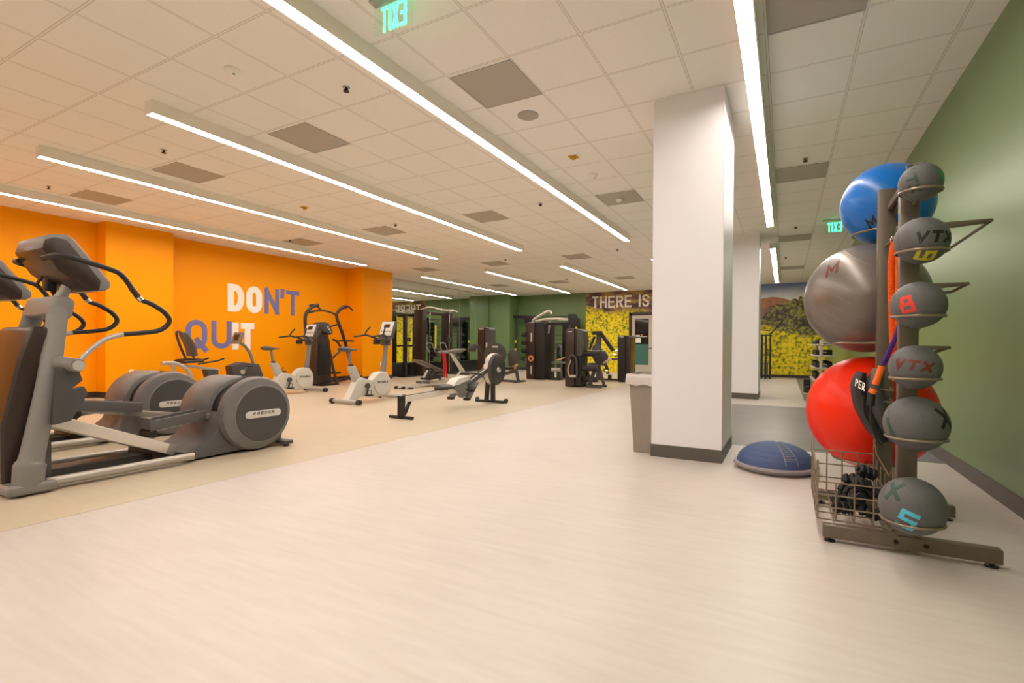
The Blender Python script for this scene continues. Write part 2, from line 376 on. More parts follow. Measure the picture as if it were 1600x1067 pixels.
def strip(pts, t, closed):
    P = [Vector((x, y)) for x, y in pts]; Q = [P[0]]
    for p in P[1:]:
        if (p - Q[-1]).length > 1e-5: Q.append(p)
    if closed and (Q[0] - Q[-1]).length < 1e-5: Q.pop()
    P = Q; n = len(P); Lf, Rt = [], []
    for i in range(n):
        a = P[i] - P[i - 1] if (i > 0 or closed) else P[1] - P[0]
        c = P[(i + 1) % n] - P[i] if (i < n - 1 or closed) else P[-1] - P[-2]
        a = a.normalized(); c = c.normalized()
        na, nc = Vector((-a.y, a.x)), Vector((-c.y, c.x)); mm = na + nc
        if mm.length < 1e-3: mm = na
        mm.normalize(); k = t / 2 / max(.45, mm.dot(na))
        Lf.append(P[i] + mm * k); Rt.append(P[i] - mm * k)
    return [(Lf[i], Lf[(i + 1) % n], Rt[(i + 1) % n], Rt[i]) for i in range(n if closed else n - 1)]
def text_quads(txt, h, w, t, gap, widths={}):
    out, x = [], 0
    for ch in txt:
        cw = widths.get(ch, {'I': t, "'": w * .35, ' ': w * .55, '.': t}.get(ch, w))
        iw, ih = max(cw - t, 0), h - t
        for pts, cl in G[ch]:
            ends = [(x + t / 2 + px * iw, t / 2 + py * ih) for px, py in pts]
            if not cl and len(ends) > 1:      # run the open ends out to the cap height
                e0, e1 = Vector(ends[0]), Vector(ends[1]); v = (e0 - e1).normalized() * t / 2; ends[0] = tuple(e0 + v)
                e0, e1 = Vector(ends[-1]), Vector(ends[-2]); v = (e0 - e1).normalized() * t / 2; ends[-1] = tuple(e0 + v)
            out += strip(ends, t, cl)
        x += cw + gap
    return out, x - gap
def letters(mb, txt, h, w, t, gap, f, depth=.003, div=1, skew=0):
    """f(u, v, n) gives the world point; each stroke piece becomes a thin solid"""
    qs, tot = text_quads(txt, h, w, t, gap)
    for qi, q in enumerate(qs):
        dq = depth * (1 + .012 * (qi % 40)) if div >= 1 else depth * (1 + .01 * (qi % 40))
        nseg = max(1, int(max((q[0] - q[1]).length, (q[3] - q[2]).length) / div)) if div < 1 else 1
        for i in range(nseg):
            a, c = i / nseg, (i + 1) / nseg
            cs = [q[0].lerp(q[1], a), q[0].lerp(q[1], c), q[3].lerp(q[2], c), q[3].lerp(q[2], a)]
            cs = [Vector((p.x + skew * p.y, p.y)) for p in cs]
            fr = [mb.bm.verts.new(f(p.x, p.y, dq)) for p in cs]; bk = [mb.bm.verts.new(f(p.x, p.y, 0)) for p in cs]
            mb.bm.faces.new(fr); mb.bm.faces.new(bk[::-1])
            for j in range(4): mb.bm.faces.new((fr[j], bk[j], bk[(j + 1) % 4], fr[(j + 1) % 4]))
    return tot
def sphere_f(c, R, d, upv, u0, v0, roll=0):
    d = Vector(d).normalized(); upv = Vector(upv); r = upv.cross(d).normalized(); u = d.cross(r)
    ca, sa = math.cos(math.radians(roll)), math.sin(math.radians(roll))
    def f(a, b2, n):
        a, b2 = a - u0, b2 - v0; a, b2 = a * ca - b2 * sa, a * sa + b2 * ca
        th = math.hypot(a, b2) / R
        if th < 1e-6: q = d
        else: q = d * math.cos(th) + (r * a + u * b2).normalized() * math.sin(th)
        return Vector(c) + q * (R - .001 + n)
    return f

# ================================================================== THE ROOM
H = 3.33; XR = 1.294; XL = -11.65; XM = -11.8; YF = 19.6; YB = -5.0
struct('floor', MB().box(XL - .4, XR + .1, YB, YF + .1, -.1, 0), 'floor')
# inlaid floor fields, a hair above the slab
struct('floor_tan_border', MB().box(XL, -3.74, YB, 17.5, 0, .0015), 'tan')
struct('floor_grey_field', MB().box(-.9, XR, 5.62, 9.75, 0, .0015), 'rubber')
struct('floor_grey_strip', MB().box(.345, XR, 11.05, YF, 0, .0015), 'rubber')
struct('ceiling', MB().box(XL - .4, XR + .1, YB, YF + .1, H, H + .1), 'ceil')
struct('wall_right', MB().box(XR, XR + .12, YB, YF + .1, 0, H), 'green')
struct('wall_behind', MB().box(XL - .4, XR + .1, YB - .12, YB, 0, H), 'offwhite')
struct('baseboard_right', MB().box(XR - .012, XR, YB, YF, 0, .115), 'base')
wl = struct('wall_left', MB().box(XL - .12, XL, YB, 10.6, 0, H), 'orange')
struct('baseboard_left', MB().box(XL, XL + .012, YB, 10.6, 0, .115), 'basedk')
# two orange columns on the left wall, a green one at the far end
for n, (x0, x1, y0, y1) in enumerate(((XL, -11.27, 4.47, 5.62), (XL - .3, -10.98, 10.52, 11.75))):
    o = struct('wall_column_left', MB().box(x0, x1, y0, y1, 0, H), 'orange')
    struct('baseboard_left', MB().box(x0 - .02, x1 + .012, y0 - .012, y1 + .012, 0, .115), 'basedk')
struct('wall_mirror_side', MB().box(XM - .14, XM - .02, 11.6, YF, 0, H), 'green')
mir = struct('trim_mirror', MB().box(XM - .02, XM, 11.75, 18.7, .45, 3.3), 'mirror')
s = MB()
for y in (12.9, 14.1, 15.3, 16.5, 17.7): s.box(XM, XM + .002, y - .004, y + .004, .45, 3.3)
struct('trim_mirror_joint', s, 'lgrey', mir)
struct('trim_mirror_top', MB().box(XM, XM + .012, 11.75, 18.7, 3.29, 3.33), 'alu')
struct('wall_column_far', MB().box(XM - .1, -10.74, 18.8, YF, 0, H), 'green')
struct('trim_column_joint', MB().box(-11.56, -11.55, 18.797, 18.8, 0, H), 'green')
wf = struct('wall_far', MB().box(XL - .4, XR + .1, YF, YF + .12, 0, H), 'green')
XMU = -7.48
mu = struct('printed_mural', MB().box(XMU, XR, YF - .012, YF, .0, H - .005), 'mural', wf)
struct('baseboard_far', MB().box(-10.74, XMU, YF - .012, YF, 0, .115), 'base')
struct('baseboard_far', MB().box(-4.5, XR, YF - .026, YF - .012, 0, .10), 'basedk')
t = MB()
letters(t, 'THERE IS', .49, .285, .075, .066, lambda u, v, n: Vector((-7.2 + u, YF - .013 - n, 2.665 + v)), depth=.006)
struct('mural_lettering', t, 'wtext', mu)

# DON'T QUIT painted on the orange wall
def wallf(y0, z0): return lambda u, v, n: Vector((XL + n, y0 + u, z0 + v))
def word(name, txt, y0, z0, h, w, t_, gap, mt):
    q = MB(); tot = letters(q, txt, h, w, t_, gap, wallf(y0, z0), depth=.004); struct(name, q, mt, wl); return tot
word('wall_lettering', 'DO', 6.97, 1.815, .66, .405, .155, .05, 'wtext')
word('wall_lettering', "N'T", 7.90, 1.815, .66, .40, .11, .03, 'btext')
word('wall_lettering', 'QU', 6.05, .93, .65, .46, .115, .09, 'btext')
word('wall_lettering', 'IT', 7.09, .91, .65, .34, .145, .055, 'wtext')
for y, x in ((4.88, -11.27), (11.27, -10.98)):
    o = thing('wall_outlet', (x, y, .47), 'white wall outlet low on the orange column ' + ('behind the far crosstrainer' if y < 6 else 'beside the mirrored wall'), 'outlet')
    MB().box(x, x + .008, y - .036, y + .036, .415, .53, .003).build('cover_plate', 'paper', o)
    s = MB()
    for z in (.45, .497): s.box(x + .008, x + .010, y - .017, y + .017, z - .014, z + .014, .002)
    s.build('socket', 'face', o)

# pillars
def pillar(x0, x1, y0, y1):
    o = struct('pillar', MB().box(x0, x1, y0, y1, 0, H), 'white')
    struct('pillar_baseboard', MB().box(x0 - .008, x1 + .008, y0 - .008, y1 + .008, 0, .115), 'base', o)
    s = MB()
    for (a, b2) in ((x0, y0), (x1, y0), (x0, y1), (x1, y1)): s.cyl((a, b2, .1), (a, b2, H - .02), .004, seg=8)
    struct('corner_bead', s, 'white', o)
pillar(-1.105, -.49, 4.645, 5.53)
pillar(-1.02, -.47, 10.86, 11.74)
o = thing('standing_panel', (-.53, 5.7, 0), 'tall slim black panel standing upright behind the near white pillar', 'panel')
MB().box(-.95, -.505, 5.68, 5.72, .02, 1.9, .012).build('panel_board', 'black', o)
MB().box(-.95, -.512, 5.56, 5.68, 0, .03, .006).build('panel_foot', 'blackm', o)

# door in the mural wall
s = MB(); s.box(-5.60, -5.48, YF - .07, YF - .012, 0, 2.40); s.box(-4.62, -4.50, YF - .07, YF - .012, 0, 2.40); s.box(-5.60, -4.5, YF - .07, YF - .012, 2.32, 2.44)
d1 = struct('door_1', MB().box(-5.48, -4.62, YF - .05, YF - .013, .01, 2.32), 'doorp')
struct('door_frame', s, 'brown', d1)
struct('door_glass', MB().box(-5.36, -4.80, YF - .056, YF - .05, .34, 2.18), 'dglass', d1)
struct('frosted_film', MB().box(-5.355, -4.805, YF - .059, YF - .056, .345, 1.16), 'tealdark', d1)
struct('door_notice', MB().box(-5.32, -5.12, YF - .060, YF - .056, 1.22, 1.40), 'paper', d1)
s = MB(); s.box(-5.32, -5.15, YF - .060, YF - .056, 1.50, 1.53); s.box(-5.32, -4.86, YF - .060, YF - .056, 1.455, 1.475)
struct('door_lettering', s, 'wtext', d1)
struct('door_emblem', MB().cyl((-5.08, YF - .056, 1.53), (-5.08, YF - .061, 1.53), .03), 'orangelab', d1)
s = MB().cyl((-4.69, YF - .05, 1.0), (-4.69, YF - .11, 1.0), .02); s.cyl((-4.69, YF - .1, 1.0), (-4.80, YF - .1, 1.0), .012, seg=10)
struct('door_handle', s, 'black', d1)

# ------------------------------------------------------------------ ceiling fittings
def lamp(x, y0, y1, label):
    o = thing('linear_ceiling_light', (x, (y0 + y1) / 2, H), label, 'ceiling light', 'linear lights under the tiled ceiling')
    s = MB(); s.box(x - .062, x - .052, y0, y1, H - .125, H - .001); s.box(x + .052, x + .062, y0, y1, H - .125, H - .001)
    s.box(x - .052, x + .052, y0, y0 + .01, H - .125, H - .001); s.box(x - .052, x + .052, y1 - .01, y1, H - .125, H - .001)
    s.build('housing', 'house', o, flat=True)
    MB().box(x - .052, x + .052, y0 + .01, y1 - .01, H - .122, H - .09).build('diffuser', 'lamp', o, flat=True)
LX = (-2.89, -5.35, -7.74, -10.13, -.253)
NM = ('nearest the middle of the ceiling', 'second row from the orange wall side pillar', '', '', '')
lamp(LX[0], -4.6, 9.9, 'very long strip light running past the exit sign, left of the near white pillar')  # unseen near end drawn out behind the camera for more front light
lamp(LX[1], 2.45, 9.86, 'long white strip light starting below the smoke detector and running to the middle')
lamp(LX[2], 2.42, 9.86, 'long white strip light, second from the orange wall, its near end in view')
lamp(LX[3], -2.2, 9.82, 'long white strip light closest to the orange wall')
lamp(LX[4], -4.6, 9.86, 'long white strip light right of the near white pillar, over the floor dome')  # likewise lengthened out of view to brighten the pillar front
lamp(LX[1], 12.15, 18.25, 'far strip light ending above the printed wall lettering')
lamp(LX[2], 12.15, 18.4, 'far strip light in the middle, ending before the green far wall')
lamp(LX[3], 12.15, 18.2, 'far strip light running beside the wall mirror')
lamp(LX[4], 12.0, 18.3, 'short far strip light ending above the sky of the right mural')
lamp(LX[0], 12.15, 18.3, 'far strip light mostly hidden by the near white pillar')
for x, w in ((LX[1], 'second'), (LX[2], 'third')): lamp(x, -4.6, 0.2, 'added unseen strip light behind the camera in the %s row from the white pillar' % w)  # rows out of view, added to send more light at the pillar

def vent(x, y, where):
    o = thing('ceiling_vent', (x, y, H), 'square grey air grille ' + where, 'air vent', 'air grilles in the tiled ceiling')
    s = MB()
    for a in ((x - .3, x + .3, y - .3, y - .285), (x - .3, x + .3, y + .285, y + .3), (x - .3, x - .285, y - .285, y + .285), (x + .285, x + .3, y - .285, y + .285)): s.box(*a, H - .008, H - .0005)
    s.build('grille_frame', 'lgrey', o, flat=True)
    MB().box(x - .285, x + .285, y - .285, y + .285, H - .005, H - .001).build('grille_plate', 'vent', o, flat=True)
VX = (-2.275, -4.715, -7.12, -9.56, .165)
VN = ('beside the longest light', 'beside the second light row', 'beside the third light row', 'beside the orange wall light row', 'in the row over the floor dome')
VR = ('nearest', 'second', 'third', 'farthest')
for i, x in enumerate(VX):
    for j, y in enumerate((3.735, 7.395, 11.665, 15.9)):
        vent(x, y, VN[i] + ', ' + VR[j] + ' one')

def smoke(x, y, where):
    o = thing('smoke_detector', (x, y, H), 'round white smoke detector ' + where, 'smoke detector')
    MB().lathe_axis([(0, 0), (.06, 0), (.062, .018), (.05, .03), (.048, .034), (.03, .045), (0, .045)], (x, y, H), (0, 0, -1), 28).build('detector_body', 'paper', o)
    MB().cyl((x + .02, y, H - .043), (x + .02, y, H - .049), .01, seg=12).build('detector_sensor', 'dark', o)
smoke(-4.117, 2.498, 'above the start of the second light row'); smoke(-2.29, 6.24, 'left of the near white pillar'); smoke(-2.3, 7.44, 'farther back left of the near white pillar')
def sprinkler(x, y, where):
    o = thing('fire_sprinkler', (x, y, H), 'small dark fire sprinkler ' + where, 'sprinkler')
    MB().cyl((x, y, H), (x, y, H - .006), .032, seg=20).build('escutcheon', 'lgrey', o)
    s = MB().cyl((x, y, H - .005), (x, y, H - .03), .009, seg=10); s.tube([(x - .014, y, H - .012), (x - .018, y, H - .026), (x, y, H - .036)], .0045, 6); s.tube([(x + .014, y, H - .012), (x + .018, y, H - .026), (x, y, H - .036)], .0045, 6)
    s.build('sprinkler_frame', 'blackm', o)
    MB().cyl((x, y, H - .036), (x, y, H - .041), .026, seg=14).build('deflector', 'blackm', o)
for (x, y), w in zip(((-3.489, 3.137), (-6.543, 3.157), (-9.581, 3.114), (-6.545, 7.077), (.2, 6.857), (.16, 10.6), (-.0, 14.0), (-9.6, 7.1), (-3.5, 7.1), (-3.5, 11.2), (-6.54, 11.2), (-6.54, 15.3)),
    ('between the first and second light rows', 'between the second and third light rows', 'next to the orange wall light row', 'far along between the second and third light rows', 'in front of the grille above the blue ball', 'behind the second grille on the right', 'far back on the right side', 'far along beside the orange wall row', 'far along left of the near pillar', 'beyond the end of the long middle light', 'between the far middle lights', 'close to the green far wall')):
    sprinkler(x, y, w)
def amber(x, y, where):
    o = thing('amber_beacon', (x, y, H), 'small amber ceiling fitting ' + where, 'ceiling fitting')
    MB().box(x - .055, x + .055, y - .055, y + .055, H - .006, H, .002).build('fitting_plate', 'yel', o)
    MB().cyl((x, y, H - .005), (x, y, H - .03), .03, seg=16).build('fitting_cap', 'yel', o)
amber(-2.291, 5.543, 'between the round speaker and the near smoke detector'); amber(-7.133, 5.547, 'near the third light row')
o = thing('ceiling_speaker', (-2.288, 4.346, H), 'flat round grey loudspeaker grille in the ceiling beside the large air grille', 'speaker')
MB().cyl((-2.288, 4.346, H), (-2.288, 4.346, H - .008), .105, seg=40).build('speaker_rim', 'lgrey', o)
MB().cyl((-2.288, 4.346, H - .006), (-2.288, 4.346, H - .011), .097, seg=40).build('speaker_grille', 'vent', o)

def exit_sign(x0, x1, y, label, fan=False):
    w = x1 - x0
    o = thing('exit_sign', ((x0 + x1) / 2, y, H), label, 'exit sign')
    MB().box(x0 - .02, x1 + .02, y - .035, y + .035, H - .022, H, .004).build('sign_housing', 'lgrey', o)
    MB().box(x0, x1, y - .004, y + .004, H - .235, H - .02).build('sign_plate', 'plate', o, flat=True)
    q = MB(); tt = text_quads('EXIT', .165, .054, .02, .012)[1]
    letters(q, 'EXIT', .165, .054, .02, .012, lambda u, v, n: Vector(((x0 + x1) / 2 + tt / 2 - u, y + .0045 + n, H - .222 + v)), depth=.003)
    q.build('exit_lettering', 'exitg', o)
exit_sign(-2.46, -2.13, 2.45, 'green edge-lit exit sign hanging at the top of the picture, seen reversed')
exit_sign(.60, .93, 10.3, 'green exit sign hanging behind the blue stability ball, seen reversed')

# ================================================================== CROSSTRAINERS
def crosstrainer(label):
    xc = -4.85; xn, xf = -4.5, -5.2
    o = thing('elliptical_crosstrainer', (xc, 2.3, 0), label, 'exercise machine', 'elliptical crosstrainers by the orange wall')
    # floor frame
    s = MB(); s.box(xf - .07, xn + .07, 1.24, 1.50, .012, .085, .035, 3); s.build('front_foot', 'mgrey', o)
    for x in (xn, xf): MB().tube([(x, 1.45, .062), (x, 2.40, .062)], .032, 14).build('side_rail', 'silver', o)
    MB().box(xc - .10, xc + .10, 1.45, 2.42, .025, .10, .02).build('centre_rail', 'dark', o)
    MB().prism([(2.36, .015), (2.36, .085), (2.52, .13), (2.60, .20), (2.68, .40), (3.02, .42), (3.30, .20), (3.27, .03)], xc - .30, xc + .30, bev=.02).build('rear_base_cover', 'dgrey', o)
    s = MB(); s.box(xc - .43, xc + .43, 3.22, 3.32, .02, .062, .018); s.build('rear_foot', 'dark', o)
    for x, y in ((xc - .38, 3.27), (xc + .38, 3.27), (xc - .36, 1.33), (xc + .36, 1.33)): MB().cyl((x, y, 0), (x, y, .025), .03).build('levelling_foot', 'black', o)
    # A-frame uprights
    for sg in (1, -1):
        s = MB()
        s.tube([(xc + sg * .36, 1.355, .07), (xc + sg * .36, 1.365, .20), (xc + sg * .352, 1.38, .27), (xc + sg * .30, 1.475, .75), (xc + sg * .20, 1.565, 1.28)], [.078, .082, .064, .060, .057], 16, k=5, sx=.8, sy=1.05)
        s.build('upright', 'mgrey' if sg > 0 else 'mgrey', o)
    MB().prism([(1.49, 1.22), (1.53, 1.36), (1.60, 1.375), (1.655, 1.33), (1.63, 1.20)], xc - .24, xc + .24, bev=.03, seg=3).build('upright_cap', 'mgrey', o)
    MB().prism([(1.255, .07), (1.25, .45), (1.33, .90), (1.40, 1.14), (1.50, 1.14), (1.49, .9), (1.46, .5), (1.46, .07)], xc - .30, xc + .27, bev=.04, seg=3).build('front_shroud', 'brown', o)
    MB().box(xc - .22, xc + .30, 1.40, 1.50, .07, .34, .02).build('lower_cover', 'dark', o)
    # console
    MB().tube([(xc, 1.59, 1.30), (xc, 1.66, 1.40), (xc, 1.70, 1.50)], .035, 12).build('console_neck', 'lgrey', o)
    cs = MB().prism([(1.468, 1.70), (1.474, 1.77), (1.51, 1.80), (1.60, 1.815), (1.64, 1.79), (1.865, 1.50), (1.865, 1.455), (1.83, 1.425), (1.73, 1.425), (1.56, 1.56)], xc - .24, xc + .24, bev=.025, seg=3).build('console', 'mgrey', o)
    # the face slopes from (1.64,1.79) to (1.865,1.50)
    fa, fb = Vector((0, 1.655, 1.775)), Vector((0, 1.85, 1.523)); nrm = Vector((0, .789, .614))
    c = (fa + fb) / 2 + nrm * .004 + Vector((xc, 0, 0))
    MB().bar(c - (fb - fa) * .42, c + (fb - fa) * .42, .40, .006, upv=nrm).build('console_panel', 'lcd', cs)
    MB().prism([(1.462, 1.69), (1.478, 1.755), (1.53, 1.782), (1.60, 1.775), (1.80, 1.50), (1.79, 1.425), (1.72, 1.415), (1.55, 1.545)], xc - .244, xc + .244, bev=.012).build('console_back', 'brown', cs)
    s = MB().tube([(xc - .12, 1.615, 1.50), (xc - .12, 1.63, 1.44), (xc - .10, 1.69, 1.31)], .016, 10)
    s.box(xc - .17, xc - .07, 1.59, 1.65, 1.42, 1.52, .015); s.tube([(xc - .12, 1.575, 1.52), (xc - .12, 1.55, 1.47), (xc - .12, 1.575, 1.42)], .011, 8)
    s.build('phone_holder', 'black', o)
    # moving and fixed handles: the near one stands forward of the far one, as it was left
    for sg, dy, dz in ((1, 0, 0), (-1, .02, .02)):
        X = xc + sg * .45
        grip = [(xc + sg * .24, 1.47, 1.62), (X - sg * .06, 1.49, 1.632), (X, 1.545, 1.622), (X, 1.763, 1.572), (X, 1.842, 1.536), (X, 1.912, 1.438), (X, 1.958, 1.369), (X, 2.04, 1.335), (X, 2.13, 1.275), (X, 2.165, 1.205), (X, 2.10, 1.135), (X, 1.97, 1.108), (X, 1.851, 1.095)]
        grip = [(a, b2 + dy, c2 + dz) for a, b2, c2 in grip]
        hb = MB().tube(grip, .0185, 12, k=5).build('handlebar', 'black', o)
        MB().tube([(X, 1.948 + dy, 1.384 + dz), (X, 1.968 + dy, 1.36 + dz)], .0215, 12).build('grip_collar', 'chrome', hb)
        MB().tube([(X, 1.90 + dy, 1.452 + dz), (X, 1.95 + dy, 1.382 + dz)], .021, 12).build('pulse_grip', 'brown', hb)
        MB().tube([(X, 1.856 + dy, 1.096 + dz), (X, 1.745 + dy, 1.055 + dz), (X, 1.651 + dy, .971 + dz), (X, 1.59 + dy, .89)], .0175, 12, k=5).build('handle_arm', 'silver', hb)
        pv = MB().cyl((xc + sg * .26, 1.525, .885), (X + sg * .03, 1.575, .868), .052, .047, 24).build('pivot_housing', 'mgrey', o)
        MB().cyl((X + sg * .028, 1.574, .868), (X + sg * .045, 1.577, .868), .036, seg=24).build('pivot_cap', 'lgrey', pv)
        yb, zb = (1.50, .58) if sg > 0 else (1.58, .62)
        s = MB().prism([(1.49, .86), (1.60, .84), (1.625, .76), (1.56, .70), (1.63, .72), (1.655, .665), (yb + .06, zb - .10), (yb - .04, zb - .12), (1.47, .6)], X - sg * .05 - .03, X - sg * .05 + .03, bev=.012)
        s.build('rocker_arm', 'dark', o)
    # inclined ramp
    d = Vector((0, 2.285 - 1.47, .125 - .495)).normalized()
    rp = MB().bar((xc + .16, 1.47, .495), (xc + .16, 2.26, .137), .20, .088, bev=.018).build('incline_ramp', 'alu', o)
    MB().bar((xc + .16, 2.25, .141), (xc + .16, 2.315, .112), .21, .094, bev=.02).build('ramp_end_cap', 'mgrey', rp)
    MB().bar((xc - .16, 1.47, .495), (xc - .16, 2.26, .137), .20, .088, bev=.018).build('incline_ramp', 'alu', o)
    MB().box(xc - .2, xc + .2, 2.16, 2.26, .06, .13, .01).build('ramp_support', 'brown', o)
    # pedals and their arms
    for sg, a, b2, c2 in ((1, (2.15, .325), (2.60, .372), (3.0, .40)), (-1, (1.74, .52), (2.22, .46), (3.0, .27))):
        x = xc + sg * .17 if sg < 0 else xc + .10
        arm = MB().bar((x, a[0] + .06, a[1] - .025), (x, c2[0], c2[1]), .045, .05, bev=.008).build('pedal_arm', 'silver', o)
        y0, z0, y1, z1 = a[0], a[1], b2[0], b2[1]; dz = (z1 - z0) / (y1 - y0)
        s = MB()
        for k in (-1, 1): s.bar((x + k * .085, y0, z0 + .012), (x + k * .085, y1, z1 + .012), .02, .085, bev=.008)
        s.bar((x, y0, z0), (x, y1, z1), .17, .04, bev=.008); s.bar((x, y0 - .0, z0 + .03), (x, y0 + .03, z0 + .035), .17, .10, bev=.01)
        s.build('pedal', 'dgrey', arm)
        s = MB()
        for i in range(9):
            yy = y0 + .06 + i * (y1 - y0 - .1) / 9; s.box(x - .065, x + .065, yy, yy + .012, z0 + dz * (yy - y0) + .018, z0 + dz * (yy - y0) + .024)
        s.build('pedal_tread', 'black', arm)
        MB().cyl((x - .08, y0 + .03, z0 - .055), (x + .08, y0 + .03, z0 - .055), .035, seg=20).build('roller', 'black', arm)
    # flywheel housing: near and far drums, a dark slot beside each, a middle drum and a top shell
    yc, zc = 2.99, .362
    def drum(x0, x1, r, bev=.03): return MB().lathe_axis([(0, 0), (r - bev, 0), (r - bev * .35, bev * .25), (r, bev), (r, x1 - x0 - bev), (r - bev * .35, x1 - x0 - bev * .25), (r - bev, x1 - x0), (0, x1 - x0)], (x0, yc, zc), (1, 0, 0), 72)
    for sg in (1, -1):
        a, b2 = sorted((xc + sg * .37, xc + (.245 if sg > 0 else .10)))
        dr = drum(a, b2, .352, .045).build('drum_shroud', 'drum', o)
        xo = xc + sg * .37
        MB().lathe_axis([(0, 0), (.268, 0), (.27, .004), (.262, .010), (0, .012)], (xo - sg * .002, yc + .035, zc - .005), (sg, 0, 0), 64).build('drum_cover', 'dark', dr)
        MB().ring((xo, yc + .035, zc - .005), .272, .006, 'X', 64).build('cover_rim', 'mgrey', dr)
        bd = MB(); q = []
        cy_, cz_ = yc + .035, zc - .005
        for (ccx, a0) in ((.148, -90), (-.148, 90)): q += [(cy_ + ccx + .034 * math.cos(math.radians(a0 + 18 * i)), cz_ + .034 * math.sin(math.radians(a0 + 18 * i))) for i in range(11)]
        bg = bd.prism(q, xo + sg * .009, xo + sg * .016, bev=.002).build('badge', 'face', dr)
        q = MB(); xx = xo + sg * .0165
        letters(q, 'PRECOR', .026, .026, .006, .012, lambda u, v, n: Vector((xx + sg * n, (cy_ - .11 + u) if sg > 0 else (cy_ + .11 - u), cz_ - .004 + v)), depth=.001, skew=.25)
        q.build('badge_lettering', 'dark', bg)
    drum(xc + .09, xc + .255, .30, .01).build('slot_drum', 'black', o)
    s = MB(); n = 24; a0, a1 = math.radians(-75), math.radians(88); outer = [(yc + .353 * math.cos(a0 + (a1 - a0) * i / n), zc + .353 * math.sin(a0 + (a1 - a0) * i / n)) for i in range(n + 1)]
    inner = [(yc + .30 * math.cos(a1 - (a1 - a0) * i / n), zc + .30 * math.sin(a1 - (a1 - a0) * i / n)) for i in range(n + 1)]
    s.prism(outer + inner, xc + .05, xc + .28).build('drum_top_shell', 'drum', o)
    return o
eA = crosstrainer('grey elliptical crosstrainer nearest the camera at the left edge of the room')
dup(eA, (-1.6, .04, 0), 'grey elliptical crosstrainer half hidden behind the nearest one')

